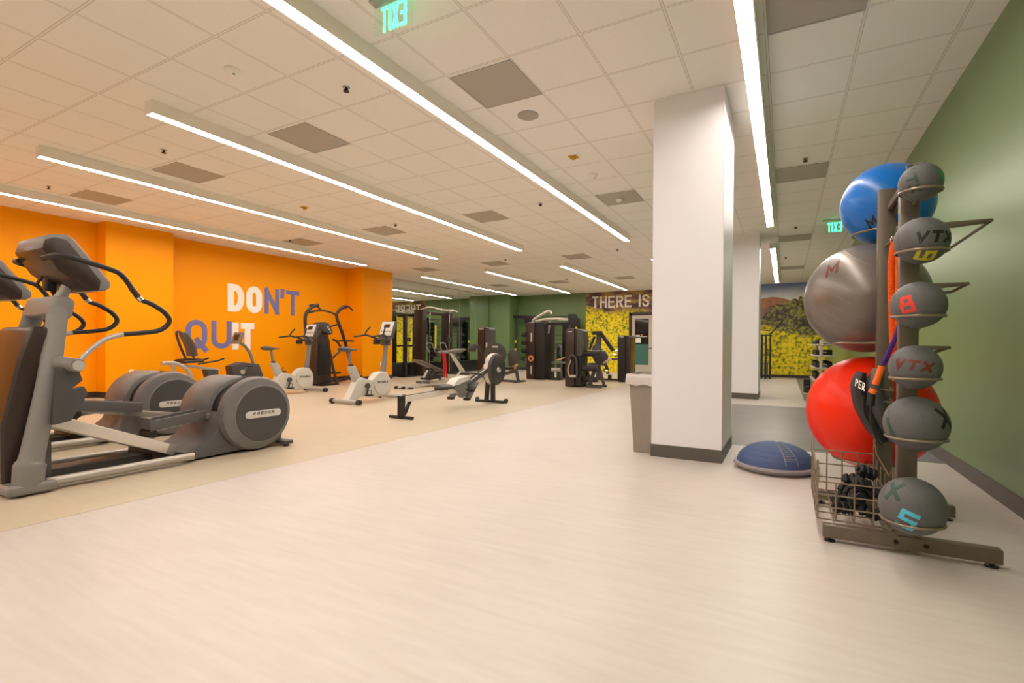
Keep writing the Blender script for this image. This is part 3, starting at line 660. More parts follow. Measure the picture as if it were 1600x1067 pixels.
# ================================================================== UPRIGHT BIKES
def upright_bike(label):
    xc = -6.75
    o = thing('upright_exercise_bike', (xc, 6.6, 0), label, 'exercise bike', 'upright exercise bikes')
    for y, nm in ((6.08, 'rear_stabilizer'), (7.22, 'front_stabilizer')):
        st = MB().tube([(xc - .30, y, .055), (xc - .27, y, .055), (xc + .27, y, .055), (xc + .30, y, .055)], [.028, .036, .036, .028], 14).build(nm, 'lgrey', o)
        for sg in (-1, 1): MB().cyl((xc + sg * .29, y, .05), (xc + sg * .36, y, .05), .048, .042, 18).build('end_cap', 'black', st)
    MB().prism([(6.05, .06), (6.12, .13), (6.24, .34), (6.30, .43), (6.39, .455), (6.52, .42), (6.65, .395), (6.72, .45), (6.80, .51), (6.92, .54), (7.02, .52), (7.09, .42), (7.11, .27), (7.09, .13), (7.02, .09), (6.76, .07), (6.55, .09), (6.41, .12), (6.25, .06), (6.12, .035)], xc - .075, xc + .075, bev=.022, seg=3).build('body_shroud', 'bike', o)
    for sg in (1, -1):
        cv = MB().lathe_axis([(0, 0), (.20, 0), (.213, .008), (.205, .022), (0, .03)], (xc + sg * .072, 6.88, .325), (sg, 0, 0), 48).build('flywheel_cover', 'bike', o)
        q = MB(); letters(q, 'FUTURE.M', .036, .027, .009, .008, lambda u, v, n: Vector((xc + sg * (.1015 + n), (6.745 + u) if sg > 0 else 7.02 - u, .33 + v)), depth=.001, skew=.15); q.build('cover_lettering', 'black', cv)
        x = xc + sg * .11
        ck = MB().bar((x, 6.50, .30), (x, 6.50 - sg * .03, .30 - sg * .165), .018, .03).build('crank', 'dark', o)
        MB().cyl((xc + sg * .06, 6.50, .30), (x + sg * .012, 6.50, .30), .045, seg=24).build('crank_hub', 'dark', o)
        pz = .30 - sg * .165; py = 6.50 - sg * .03
        pd = MB().box(min(x, x + sg * .11), max(x, x + sg * .11), py - .05, py + .05, pz - .012, pz + .012, .006).build('pedal', 'black', ck)
        MB().tube([(x + sg * .03, py - .02, pz + .01), (x + sg * .03, py + .0, pz + .08), (x + sg * .09, py + .02, pz + .08), (x + sg * .10, py + .0, pz + .01)], .006, 6, k=3).build('pedal_strap', 'black', ck)
    MB().prism([(6.13, .66), (6.27, .66), (6.42, .40), (6.30, .30)], xc - .045, xc + .045, bev=.012).build('seat_tube', 'lgrey', o)
    sp = MB().tube([(xc, 6.20, .60), (xc, 6.15, .92)], .026, 14).build('seat_post', 'mgrey', o)
    MB().tube([(xc, 6.205, .62), (xc, 6.195, .70)], .040, 16).build('seat_collar', 'dark', sp)
    s = MB(); s.tube([(xc, 5.97, .955), (xc, 6.03, .96), (xc, 6.13, .955), (xc, 6.24, .95), (xc, 6.31, .95)], [.08, .13, .11, .055, .035], 16, k=4, sx=1, sy=.36, ref=(1, 0, 0)).build('saddle', 'dark', o)
    MB().tube([(xc, 6.97, .48), (xc, 7.02, .75), (xc, 7.06, 1.10)], [.06, .048, .046], 16, sx=.9).build('console_column', 'mgrey', o)
    MB().box(xc - .06, xc + .06, 6.98, 7.12, 1.03, 1.14, .02).build('column_head', 'dark', o)
    # console plate tilts up toward the rider
    up_ = Vector((0, .33, .94)).normalized(); nr = Vector((0, -.94, .33)).normalized(); c = Vector((xc, 7.10, 1.33))
    cn = MB().bar(c - up_ * .17, c + up_ * .17, .36, .07, bev=.03, upv=nr).build('console', 'dark', o)
    MB().bar(c - up_ * .13 + nr * .034, c + up_ * .15 + nr * .034, .30, .012, bev=.004, upv=nr).build('console_face', 'face', cn)
    MB().bar(c + up_ * .03 + nr * .042, c + up_ * .10 + nr * .042, .14, .006, upv=nr).build('display', 'lcd', cn)
    s = MB()
    for k in range(5):
        p = c - up_ * .05 + nr * .042 + Vector((-.10 + .05 * k, 0, 0)); s.bar(p - up_ * .012, p + up_ * .012, .03, .004, upv=nr)
    s.build('console_buttons', 'mgrey', cn)
    s = MB().tube([(xc - .19, 6.95, 1.16), (xc - .10, 6.99, 1.135), (xc, 7.0, 1.13), (xc + .10, 6.99, 1.135), (xc + .19, 6.95, 1.16)], .05, 12, k=4, sy=.5); s.build('console_tray', 'dark', cn)
    for sg in (-1, 1):
        hb = MB().tube([(xc + sg * .05, 7.04, 1.10), (xc + sg * .14, 6.92, 1.17), (xc + sg * .22, 6.78, 1.22), (xc + sg * .24, 6.62, 1.205), (xc + sg * .24, 6.50, 1.19)], .017, 10, k=4).build('handlebar', 'black', o)
        MB().tube([(xc + sg * .23, 6.74, 1.22), (xc + sg * .22, 6.78, 1.30), (xc + sg * .19, 6.84, 1.38)], .015, 10, k=3).build('bar_end', 'black', hb)
    MB().box(xc + .02, xc + .12, 6.70, 6.80, 1.05, 1.14, .012).build('bottle_holder', 'black', o)
    return o
b2_ = upright_bike('pale silver upright exercise bike in front of the far orange column')
dup(b2_, (-2.5, .27, 0), 'pale silver upright exercise bike between the far crosstrainer and the tall climber')

# ================================================================== RECUMBENT BIKE
xc = -10.5
o = thing('recumbent_exercise_bike', (xc, 6.2, 0), 'black recumbent exercise bike with tall backrest below the blue and white wall letters', 'exercise bike')
s = MB()
for y in (5.35, 6.95): s.tube([(xc - .28, y, .05), (xc + .28, y, .05)], .035, 12)
s.build('stabilizer', 'dark', o)
MB().bar((xc, 5.3, .12), (xc, 6.95, .12), .10, .10, bev=.015).build('base_beam', 'silver', o)
MB().prism([(5.80, .52), (6.05, .50), (6.06, .12), (5.90, .12)], xc - .09, xc + .09, bev=.02).build('seat_support', 'dark', o)
MB().bar((xc, 5.45, .60), (xc, 6.08, .50), .07, .05, bev=.01).build('seat_rail', 'lgrey', o)
MB().tube([(xc, 5.34, .69), (xc, 5.5, .70), (xc, 5.72, .70)], [.20, .21, .17], 18, k=3, sx=1, sy=.24).build('seat_cushion', 'blackpad', o)
bk = MB().tube([(xc, 5.58, .80), (xc, 5.54, 1.0), (xc, 5.42, 1.22), (xc, 5.40, 1.26)], [.19, .205, .17, .10], 18, k=3, sx=1, sy=.20).build('backrest', 'vinylpad', o)
s = MB().tube([(xc - .15, 5.54, .74), (xc - .17, 5.44, 1.0), (xc - .10, 5.34, 1.24), (xc, 5.33, 1.27), (xc + .10, 5.34, 1.24), (xc + .17, 5.44, 1.0), (xc + .15, 5.54, .74)], .022, 10, k=4); s.build('backrest_frame', 'dark', bk)
for sg in (-1, 1):
    MB().tube([(xc + sg * .26, 5.55, .64), (xc + sg * .28, 5.72, .67), (xc + sg * .28, 5.92, .70), (xc + sg * .27, 6.05, .74)], .017, 10, k=3).build('seat_handle', 'black', o)
MB().tube([(-10.2, 4.90, .67), (-10.2, 5.02, .68), (-10.2, 5.14, .66), (-10.2, 5.28, .58), (-10.2, 5.38, .46), (-10.2, 5.42, .25), (-10.2, 5.42, .10)], .035, 14, k=4).build('step_through_handle', 'silver', o)
MB().tube([(-10.45, 5.0, .66), (-10.45, 5.14, .66), (-10.45, 5.22, .55), (-10.45, 5.26, .20)], .032, 14, k=4).build('step_through_handle', 'silver', o)
MB().prism([(6.30, .57), (6.52, .65), (6.92, .60), (7.02, .34), (6.95, .12), (6.36, .12)], xc - .13, xc + .13, bev=.03).build('body_shroud', 'dark', o)
MB().tube([(xc, 6.86, .58), (xc, 6.80, .80), (xc, 6.68, .98), (xc, 6.56, 1.07)], .032, 12, k=4).build('console_column', 'mgrey', o)
up_ = Vector((0, .30, .95)).normalized(); nr = Vector((0, -.95, .30)).normalized(); c = Vector((xc, 6.50, 1.17))
cn = MB().bar(c - up_ * .13, c + up_ * .13, .33, .05, bev=.02, upv=nr).build('console', 'mgrey', o)
MB().bar(c - up_ * .065 + nr * .026, c + up_ * .075 + nr * .026, .17, .006, upv=nr).build('display', 'lcd', cn)
for sg in (-1, 1):
    ck = MB().bar((xc + sg * .15, 6.52, .44), (xc + sg * .15, 6.52 + sg * .10, .44 + sg * .12), .02, .03).build('crank', 'chrome', o)
    MB().cyl((xc + sg * .12, 6.52, .44), (xc + sg * .165, 6.52, .44), .05, seg=20).build('crank_hub', 'lgrey', o)
    MB().box(xc + sg * .22 - .055, xc + sg * .22 + .055, 6.47 + sg * .10, 6.57 + sg * .10, .43 + sg * .12, .455 + sg * .12, .006).build('pedal', 'black', ck)

# ================================================================== CLIMBER with tall bent arms
xc = -10.62
o = thing('stair_climber', (xc, 9.1, 0), 'tall black climbing machine with two bent overhead arms against the orange wall', 'exercise machine')
MB().prism([(8.52, .02), (8.50, .5), (8.56, 1.25), (8.66, 1.42), (8.88, 1.42), (8.98, 1.1), (9.02, .4), (9.02, .02)], xc - .20, xc + .10, bev=.04, seg=3).build('drive_tower', 'brown', o)
MB().prism([(8.60, .25), (8.62, 1.05), (8.86, 1.05), (8.93, .25)], xc + .10, xc + .125, bev=.004).build('tower_panel', 'black', o)
cn = MB().prism([(8.72, 1.36), (8.66, 1.55), (8.72, 1.63), (8.84, 1.60), (8.98, 1.38), (8.92, 1.30)], xc - .20, xc + .20, bev=.02).build('console', 'dark', o)
s = MB()
for k in range(3): s.cyl((xc + .19, 8.80 + .04 * k, 1.50 - .06 * k), (xc + .215, 8.80 + .04 * k, 1.50 - .06 * k), .02, seg=12)
s.build('console_dial', 'face', cn)
for x in (xc + .32, xc - .32):
    MB().tube([(x, 9.00, .03), (x, 8.86, .5), (x, 8.70, 1.1), (x, 8.64, 1.3)], .035, 12).build('front_leg', 'brown', o)
for x, dy in ((xc - .30, 0), (xc + .05, 0)): pass
MB().tube([(xc - .25, 8.50, 1.30), (xc - .25, 8.48, 1.70), (xc - .25, 8.52, 1.86), (xc - .25, 8.66, 2.0), (xc - .25, 8.80, 2.07), (xc - .25, 8.88, 2.085)], .042, 12, k=4).build('overhead_arm', 'brown', o)
MB().tube([(xc + .12, 9.74, .04), (xc + .12, 9.58, .70), (xc + .12, 9.35, 1.35), (xc + .12, 9.16, 1.76), (xc + .12, 9.20, 1.92), (xc + .12, 9.36, 2.04), (xc + .12, 9.48, 2.06)], .042, 12, k=4).build('overhead_arm', 'brown', o)
MB().tube([(xc - .25, 8.56, 1.86), (xc - .1, 8.80, 1.94), (xc + .05, 9.02, 1.90), (xc + .12, 9.16, 1.82)], .025, 10, k=4).build('cross_arch', 'brown', o)
MB().tube([(xc + .12, 9.22, 1.60), (xc + .05, 9.02, 1.52), (xc, 8.90, 1.50)], .022, 10, k=2).build('cross_brace', 'brown', o)
for (y, z, x) in ((8.72, 2.03, xc - .25), (9.46, 2.05, xc + .12)):
    gp = MB().tube([(x, y - .12, z + .02), (x, y, z + .05), (x, y + .14, z + .01), (x, y + .24, z - .06)], .022, 10, k=3).build('hand_grip', 'blackpad', o)
    MB().tube([(x, y + .10, z + .025), (x, y + .14, z + .01)], .026, 10).build('grip_band', 'red', gp)
    MB().cyl((x, y - .12, z + .02), (x, y - .16, z + .015), .018, seg=10).build('grip_end', 'chrome', gp)
MB().tube([(xc + .15, 9.02, 1.18), (xc + .15, 9.15, 1.12), (xc + .15, 9.26, .98), (xc + .15, 9.22, .86), (xc + .15, 9.08, .76), (xc + .15, 9.0, .70)], .028, 10, k=4).build('side_handle', 'blackpad', o)
s = MB().box(xc - .1, xc + .3, 9.30, 9.42, 1.13, 1.17, .01); s.box(xc + .02, xc + .2, 9.52, 9.68, 1.13, 1.17, .01)
s.build('foot_peg', 'black', o)
MB().tube([(xc, 9.0, .10), (xc, 9.35, .08), (xc + .05, 9.6, .14), (xc + .12, 9.68, .28)], .04, 12, k=4).build('base_tube', 'brown', o)
MB().box(xc - .1, xc + .25, 9.02, 9.2, .28, .33, .01).build('step', 'black', o)
MB().box(xc - .35, xc + .35, 8.5, 9.05, 0, .05, .015).build('base_plate', 'blackm', o)

# ================================================================== ROWING MACHINE
xc = -4.75
o = thing('rowing_machine', (xc, 6.5, 0), 'long black and silver rowing machine with a round fan, alone on the open floor', 'rowing machine')
MB().bar((xc, 5.26, .27), (xc, 6.62, .31), .075, .085, bev=.01).build('seat_rail', 'alu', o)
MB().bar((xc, 5.24, .315), (xc, 6.45, .352), .045, .006).build('rail_track', 'dark', o)
MB().bar((xc, 5.27, .03), (xc, 5.27, .31), .075, .055, bev=.01, upv=(0, 1, 0)).build('rear_post', 'black', o)
MB().bar((xc, 5.33, .05), (xc, 5.46, .25), .045, .035, bev=.006).build('rear_brace', 'black', o)
MB().tube([(xc - .21, 5.27, .025), (xc + .21, 5.27, .025)], .022, 12).build('rear_foot', 'black', o)
st = MB().tube([(xc, 6.06, .40), (xc, 6.18, .395), (xc, 6.30, .40)], [.10, .14, .12], 16, k=3, sx=1, sy=.22).build('sliding_seat', 'dgrey', o)
MB().box(xc - .07, xc + .07, 6.08, 6.28, .335, .378, .008).build('seat_carriage', 'dark', st)
MB().prism([(6.42, .34), (6.55, .48), (6.86, .52), (6.95, .43), (6.86, .22), (6.70, .17), (6.58, .26)], xc - .055, xc + .055, bev=.02).build('front_shroud', 'mgrey', o)
MB().prism([(6.36, .385), (6.52, .50), (6.82, .53), (6.86, .47), (6.55, .40)], xc - .085, xc + .085, bev=.01).build('shroud_cover', 'face', o)
for sg in (-1, 1):
    x = xc + sg * .16
    fr = MB().bar((x, 6.66, .17), (x, 6.90, .42), .12, .02, bev=.006).build('footrest', 'dark', o)
    MB().bar((x, 6.74, .30), (x, 6.79, .35), .135, .03, bev=.006).build('foot_strap', 'black', fr)
    MB().box(x - .05, x + .05, 6.60, 6.68, .14, .185, .01).build('heel_cup', 'black', fr)
MB().cyl((xc - .2, 6.78, .30), (xc + .2, 6.78, .30), .018, seg=10).build('foot_axle', 'black', o)
MB().bar((xc - .045, 6.80, .36), (xc - .045, 7.62, .66), .03, .07, bev=.008).build('neck_beam', 'dark', o)
MB().bar((xc + .045, 6.80, .36), (xc + .045, 7.62, .66), .03, .07, bev=.008).build('neck_beam', 'dark', o)
MB().bar((xc, 6.80, .36), (xc, 7.62, .66), .05, .03).build('chain_guide', 'alu', o)
yc, zc = 7.74, .60
fan = MB().lathe_axis([(0, 0), (.20, 0), (.27, .015), (.29, .04), (.29, .16), (.27, .185), (.20, .20), (0, .20)], (xc - .10, yc, zc), (1, 0, 0), 56).build('fan_housing', 'dark', o)
MB().lathe_axis([(.285, 0), (.296, .002), (.296, .085), (.285, .09)], (xc - .045, yc, zc), (1, 0, 0), 56).build('fan_band', 'alu', fan)
MB().lathe_axis([(0, 0), (.06, 0), (.05, .02), (0, .03)], (xc + .102, yc, zc), (1, 0, 0), 32).build('fan_hub', 'chrome', fan)
s = MB()
for r in (.10, .15, .20, .245): s.ring((xc + .104, yc, zc), r, .005, 'X', 40, 6)
for k in range(12):
    a = k * PI / 6; s.tube([(xc + .106, yc + .06 * math.cos(a), zc + .06 * math.sin(a)), (xc + .104, yc + .25 * math.cos(a), zc + .25 * math.sin(a))], .004, 6)
s.build('fan_guard', 'black', fan)
for sg in (-1, 1): MB().bar((xc + sg * .05, 7.62 - sg * .0, .45), (xc + sg * .07, 7.60, .03), .05, .06, bev=.008, upv=(0, 1, 0)).build('front_leg', 'black', o)
ff = MB().tube([(xc - .30, 7.60, .03), (xc + .30, 7.60, .03)], .024, 12).build('front_foot', 'black', o)
for sg in (-1, 1): MB().cyl((xc + sg * .29, 7.66, .045), (xc + sg * .33, 7.66, .045), .04, seg=18).build('transport_wheel', 'black', ff)
MB().tube([(xc - .05, 7.50, .60), (xc - .05, 7.44, .86), (xc - .05, 7.30, 1.0), (xc - .05, 7.16, 1.04)], .022, 10, k=3).build('monitor_arm', 'black', o)
MB().bar((xc - .05, 7.09, .93), (xc - .05, 7.12, 1.06), .15, .04, bev=.015, upv=(0, -1, .3)).build('monitor', 'black', o)
s = MB().tube([(xc - .24, 7.02, .545), (xc - .10, 7.0, .56), (xc + .10, 7.0, .56), (xc + .24, 7.02, .545)], .016, 10, k=3); s.build('pull_handle', 'black', o)

# ================================================================== BALL RACK
rk = thing('ball_storage_rack', (.55, 3.4, 0), 'upright bronze-grey ball rack with two posts holding exercise balls near the green wall', 'storage rack')
for y, z1 in ((3.06, .09), (3.78, .09)):
    bb = MB().box(.185, .905, y - .03, y + .03, .022, z1, .008).build('base_beam', 'rack', rk)
    for x in (.22, .87): 
        ft = MB().cyl((x, y, 0), (x, y, .008), .026, seg=18).cyl((x, y, .006), (x, y, .026), .009, seg=10).build('levelling_foot', 'blackm', bb)
    s = MB()
    for x in (.50, .62): s.cyl((x, y - .031, .058), (x, y - .035, .058), .011, seg=12)
    if y < 3.5: s.build('bolt_heads', 'blackm', bb)
    else: s.bm.free()
MB().box(.49, .58, 3.09, 3.75, .03, .085, .006).build('base_joiner', 'rack', rk)
MB().box(.502, .582, 3.03, 3.09, .09, 1.86, .006).build('front_post', 'rack', rk)
MB().box(.510, .600, 3.75, 3.81, .09, 2.02, .006).build('back_post', 'rack', rk)
MB().bar((.565, 3.74, 1.90), (.575, 3.25, 1.93), .018, .03, bev=.004).build('top_hook_arm', 'rack', rk)
MB().tube([(.545, 3.05, 1.86), (.53, 3.06, 1.935), (.60, 3.05, 1.94), (.61, 3.05, 1.90)], .007, 8).build('top_hook', 'rack', rk)
for z, xt, zr in ((1.775, 1.05, 1.635), (1.415, .95, 1.365), (1.04, .868, 1.0)):
    a = MB().prism([(.60, z + .005), (xt, z + .002), (xt + .006, z - .014), (.60, z - .045)], 3.745, 3.80, axis='Y', bev=.004).build('side_arm', 'rack', rk)
    MB().tube([(xt, 3.772, z - .007), (.88 if z > 1.1 else .80, 3.80, zr), (.84 if z > 1.1 else .78, 3.80, zr - .002), (.60, 3.80, zr - .02)], .0085, 8).build('return_rod', 'rack', a)
MB().box(.585, .66, 3.50, 3.76, 1.86, 1.92, .005).build('cross_link', 'rack', rk)
# medicine balls on rings in front of the front post
def ball_ring(x, y, z, R, post_y, sg):
    s = MB().ring((x, y, z), R, .0065, 'Z', 40, 8); s.tube([(x, y - sg * R, z), (x, post_y, z - .03)], .008, 8)
    s.build('ball_ring', 'wire', rk)
MBALL = [
 ((.556, 2.90, 1.802), .086, [('VTX', (-.55, -.85, .05), 'tdkgreen', -78), ('4', (.85, -.52, .1), 'tgreen', 75)], 'small grey medicine ball at the top of the rack with green markings'),
 ((.557, 2.874, 1.525), .106, [('VTX', (.30, -.93, -.02), 'tblack', 0), ('6', (.02, -.62, -.78), 'tyel', 80)], 'grey medicine ball second from top with black lettering and yellow mark below'),
 ((.545, 2.862, 1.226), .107, [('8', (-.55, -.83, -.02), 'tred', 12)], 'grey medicine ball third from top with red number'),
 ((.536, 2.865, .937), .102, [('VTX', (-.28, -.94, .12), 'tbrown', -6)], 'grey medicine ball with brown lettering, fourth from top'),
 ((.545, 2.88, .672), .127, [('X', (.72, -.62, .35), 'tblack', 0), ('I', (-.86, -.5, -.12), 'tdkgreen', 20)], 'grey medicine ball second from bottom, marked with a black X'),
 ((.520, 2.80, .305), .128, [('5', (-.30, -.88, -.30), 'tblue', -22), ('X', (-.62, -.5, .62), 'tdkgreen', 10)], 'big grey medicine ball nearest the floor with pale blue 5'),
]
for c, r, marks, lab in MBALL:
    o = thing('medicine_ball', c, lab, 'medicine ball', 'grey medicine balls on the rack')
    MB().ball(c, r, 56, 36).build('ball_body', 'medball', o)
    seam = MB(); cv = Vector(c)
    for k, (u, v) in enumerate((((1, .2, 0), (0, .2, 1)), ((.2, 1, 0), (0, .3, 1)))):
        u = Vector(u).normalized(); v = (Vector(v) - u * Vector(v).dot(u)).normalized(); w = u.cross(v)
        for off in (.0,):
            pts = [cv + (u * math.cos(a) + v * math.sin(a) + w * .28 * math.cos(2 * a)).normalized() * (r - .0006) for a in [2 * PI * i / 60 for i in range(60)]]
            seam.tube(pts, .0016, 6, closed=True)
    seam.build('seam', 'dgrey', o)
    for tx, d, mt, roll in marks:
        big = len(tx) == 1
        h = r * (.74 if big else .50); w = h * (.74 if big else .90); t_ = h * (.19 if big else .26); gp = h * .16
        tot = text_quads(tx, h, w, t_, gp)[1]
        q = MB(); letters(q, tx, h, w, t_, gp, sphere_f(c, r, d, (0, 0, 1), tot / 2, h / 2, roll), depth=.0018, div=.008, skew=0 if big else .2)
        q.build('ball_number' if tx in '4685' else 'ball_lettering', mt, o)
    hz = .50 * r; R = math.sqrt(r * r - hz * hz) + .006
    ball_ring(c[0], c[1], c[2] - hz, R, 3.05, -1)
# stability balls resting on rings behind the back post
for c, r, mt, mark, lab in (
    ((.622, 4.234, 2.035), .278, 'blueball', ('M', (-.42, -.72, -.58), 25), 'blue stability ball on top of the rack'),
    ((.497, 4.180, 1.375), .378, 'greyball', ('M', (-.62, -.66, .52), 25), 'large silver-grey stability ball in the middle of the rack'),
    ((.536, 4.215, .575), .395, 'redball', None, 'large red stability ball low on the rack')):
    o = thing('stability_ball', c, lab, 'exercise ball', 'stability balls on the rack')
    MB().ball(c, r, 80, 56).build('ball_body', mt, o)
    s = MB()
    for k in range(-4, 5):
        a = k * .045 + .0; s.ring((c[0], c[1], c[2] + r * math.sin(a * 4)), (r - .0012) * math.cos(a * 4), .0016, 'Z', 80, 6)
    s.xf(Matrix.Translation(c) @ Matrix.Rotation(.5, 4, 'Y') @ Matrix.Rotation(.3, 4, 'X') @ Matrix.Translation(-Vector(c)))
    s.build('grip_ribs', mt, o)
    if mark:
        q = MB(); hh = r * .27; tot = text_quads('M', hh, hh * .85, hh * .2, hh * .18)[1]
        letters(q, 'M', hh, hh * .85, hh * .2, hh * .18, sphere_f(c, r, mark[1], (0, 0, 1), tot / 2, hh / 2, mark[2]), depth=.002, div=.02, skew=.2); q.build('ball_lettering', 'tbrown' if r > .3 else 'tblack', o)
    R = .20 if r < .3 else .22; hz = math.sqrt(r * r - R * R) + .006
    s = MB().ring((c[0], c[1], c[2] - hz), R, .008, 'Z', 48, 8)
    s.tube([(c[0] - .05, c[1] - R, c[2] - hz), (.535, 3.80, c[2] - hz)], .008, 8); s.tube([(c[0] + .05, c[1] - R, c[2] - hz), (.58, 3.80, c[2] - hz)], .008, 8)
    s.build('ball_ring', 'wire', rk)
# wire basket on the rack base
bs = MB(); x0, x1, y0, y1 = .165, .50, 3.10, 3.74
def w_(*p, r=.004): bs.tube(p, r, 6)
for f in (0, .33, .66, 1):
    zt = .30; w_((x0 + .0, y0, .10 + (zt - .10) * f), (x1, y0, .10 + (zt - .10) * f)); 
for f in (0, .33, .66, 1): w_((x0, y1, .10 + .26 * f), (x1, y1, .10 + .26 * f))
for i in range(5): x = x0 + (x1 - x0) * i / 4; w_((x, y1, .36), (x, y1, .10), (x, y0, .10), (x, y0, .30))
for i in range(1, 5): y = y0 + (y1 - y0) * i / 5; w_((x0, y, .10), (x1, y, .10)); w_((x0, y, .10), (x0, y, .30 + .06 * i / 5)); w_((x1, y, .10), (x1, y, .30 + .06 * i / 5))
for x in (x0, x1):
    w_((x, y0, .30), (x, y0 + .02, .41), (x, y0 + .12, .34), (x, y1 - .12, .38), (x, y1 - .02, .46), (x, y1, .36), r=.005)
    for z in (.10, .17, .24): w_((x, y0, z), (x, y1, z))
bs.build('wire_basket', 'wire', rk)
for x, y, z, a, b2 in ((.30, 3.28, .125, .3, .1), (.37, 3.38, .13, 1.2, .2), (.42, 3.25, .13, -.5, .15), (.30, 3.44, .13, .9, -.2), (.36, 3.26, .19, 1.9, .3), (.43, 3.36, .20, .2, -.3), (.33, 3.36, .20, -.8, .25), (.39, 3.45, .19, .6, .1), (.39, 3.31, .265, .9, .3), (.36, 3.42, .262, -.3, -.25), (.42, 3.40, .315, .4, .4)):
    s = MB()
    for k in (-1, 0, 1):
        s.lathe_axis([(0, 0), (.028, 0), (.033, .006), (.033, .022), (.028, .028), (0, .028)], (k * .034 - .014, 0, 0), (1, 0, 0), 8)
        for q in range(6):
            an = q * PI / 3; s.box(k * .034 - .01, k * .034 + .01, .030 * math.cos(an) - .006, .030 * math.cos(an) + .006, .030 * math.sin(an) - .006, .030 * math.sin(an) + .006, .003)
    s.cyl((-.06, 0, 0), (.06, 0, 0), .013, seg=10)
    s.xf(Matrix.Translation((x, y, z)) @ Euler((0, b2, a)).to_matrix().to_4x4())
    solo('foam_grip', s, 'black', (x, y, z), 'black knobbly foam grip in the pile inside the wire basket', 'grip', 'black knobbly grips in the wire basket')
# hanging resistance tubes
def sleeve(pts, r, name, mt, lab, ribs=90):
    P = catmull(pts, 12); s = MB(); n = ribs
    Ls = [0]
    for i in range(1, len(P)): Ls.append(Ls[-1] + (P[i] - P[i - 1]).length)
    Q = []
    for i in range(n * 2 + 1):
        L_ = Ls[-1] * i / (n * 2)
        j = max(k for k in range(len(Ls)) if Ls[k] <= L_ + 1e-9); j = min(j, len(P) - 2)
        f = (L_ - Ls[j]) / max(1e-9, Ls[j + 1] - Ls[j]); Q.append(P[j].lerp(P[j + 1], f))
    s.tube(Q, [r * (1.18 if i % 2 else .86) for i in range(n * 2 + 1)], 10)
    o = thing(name, tuple(P[0]), lab, 'resistance band', 'resistance bands hanging on the rack'); s.build('sleeve', mt, o, angle=60); return o
def grip(o, a, b2, mt='black', r=.017, name='band_handle'): MB().cyl(a, b2, r, seg=16).build(name, mt, o)
pk = MB().tube([(.545, 3.76, 1.66), (.555, 3.42, 1.66), (.59, 3.09, 1.66)], .007, 8).build('hanging_bar', 'rack', rk)
o = sleeve([(.545, 3.45, 1.63), (.535, 3.45, 1.50), (.540, 3.45, 1.2), (.552, 3.45, .95), (.56, 3.45, .84)], .017, 'resistance_tube', 'oplas', 'thick orange ribbed resistance tube hanging between the rack posts', 110)
MB().ring((.546, 3.45, 1.645), .017, .004, 'Y', 16, 6).build('hanging_ring', 'chrome', o)
o = sleeve([(.553, 3.40, 1.63), (.556, 3.40, 1.50), (.560, 3.40, 1.2), (.570, 3.40, .95), (.575, 3.40, .86)], .013, 'resistance_tube', 'oplas', 'thin orange ribbed resistance tube right behind the thick one', 110)
o = sleeve([(.576, 3.36, 1.63), (.577, 3.36, 1.45), (.572, 3.36, 1.25), (.545, 3.36, 1.10), (.505, 3.36, .98), (.483, 3.36, .93)], .0125, 'resistance_tube', 'purple', 'purple resistance tube ending in an orange handle', 100)
grip(o, (.482, 3.36, .925), (.452, 3.36, .82), 'oplas', .018); grip(o, (.446, 3.36, .795), (.436, 3.36, .77), 'oplas', .020, 'handle_collar'); grip(o, (.437, 3.36, .765), (.43, 3.36, .70), 'black', .020, 'handle_end')
MB().tube([(.431, 3.36, .70), (.436, 3.37, .60), (.47, 3.40, .50), (.50, 3.44, .47)], .005, 6, k=4).build('cord', 'black', o)
o = sleeve([(.590, 3.42, 1.63), (.590, 3.42, 1.4), (.585, 3.42, 1.15), (.580, 3.42, 1.0)], .012, 'resistance_tube', 'yellowg', 'yellow-green resistance tube hanging beside the front post', 60)
o = sleeve([(.600, 3.46, 1.62), (.602, 3.46, 1.4), (.600, 3.46, 1.2)], .009, 'resistance_tube', 'teal', 'pale teal resistance tube hanging beside the front post', 50)
# black padded bag on two hook rods
o = thing('padded_bag', (.48, 3.60, .70), 'black padded bag with white lettering hooked on the rack before the red ball', 'bag')
bx = MB().tube([(.415, 3.60, .88), (.40, 3.60, .80), (.425, 3.60, .68), (.475, 3.60, .56), (.53, 3.60, .47)], [.055, .085, .10, .09, .06], 18, k=4, sx=.5, sy=.9, ref=(1, 0, 0)).build('bag_body', 'blackpad', o)
MB().tube([(.50, 3.58, .90), (.475, 3.58, .80), (.49, 3.58, .68), (.53, 3.58, .57), (.575, 3.58, .48)], [.06, .10, .115, .10, .06], 18, k=4, sx=.5, sy=.7, ref=(1, 0, 0)).build('bag_flap', 'dark', o)
q = MB(); letters(q, 'PER', .045, .022, .007, .006, lambda u, v, n: Vector((.372 + v * .10 + u * .55, 3.512 - n - u * .5, .80 - u * .35 + v)), depth=.002); q.build('bag_lettering', 'wtext', o)
MB().tube([(.415, 3.50, .74), (.42, 3.50, .64), (.46, 3.50, .55)], .006, 6, k=3).build('bag_strap', 'black', o)
for z in (.785, .715): MB().tube([(.474, 3.52, z), (.56, 3.52, z - .004), (.58, 3.75, z - .004)], .0055, 8).build('hook_rod', 'wire', rk)

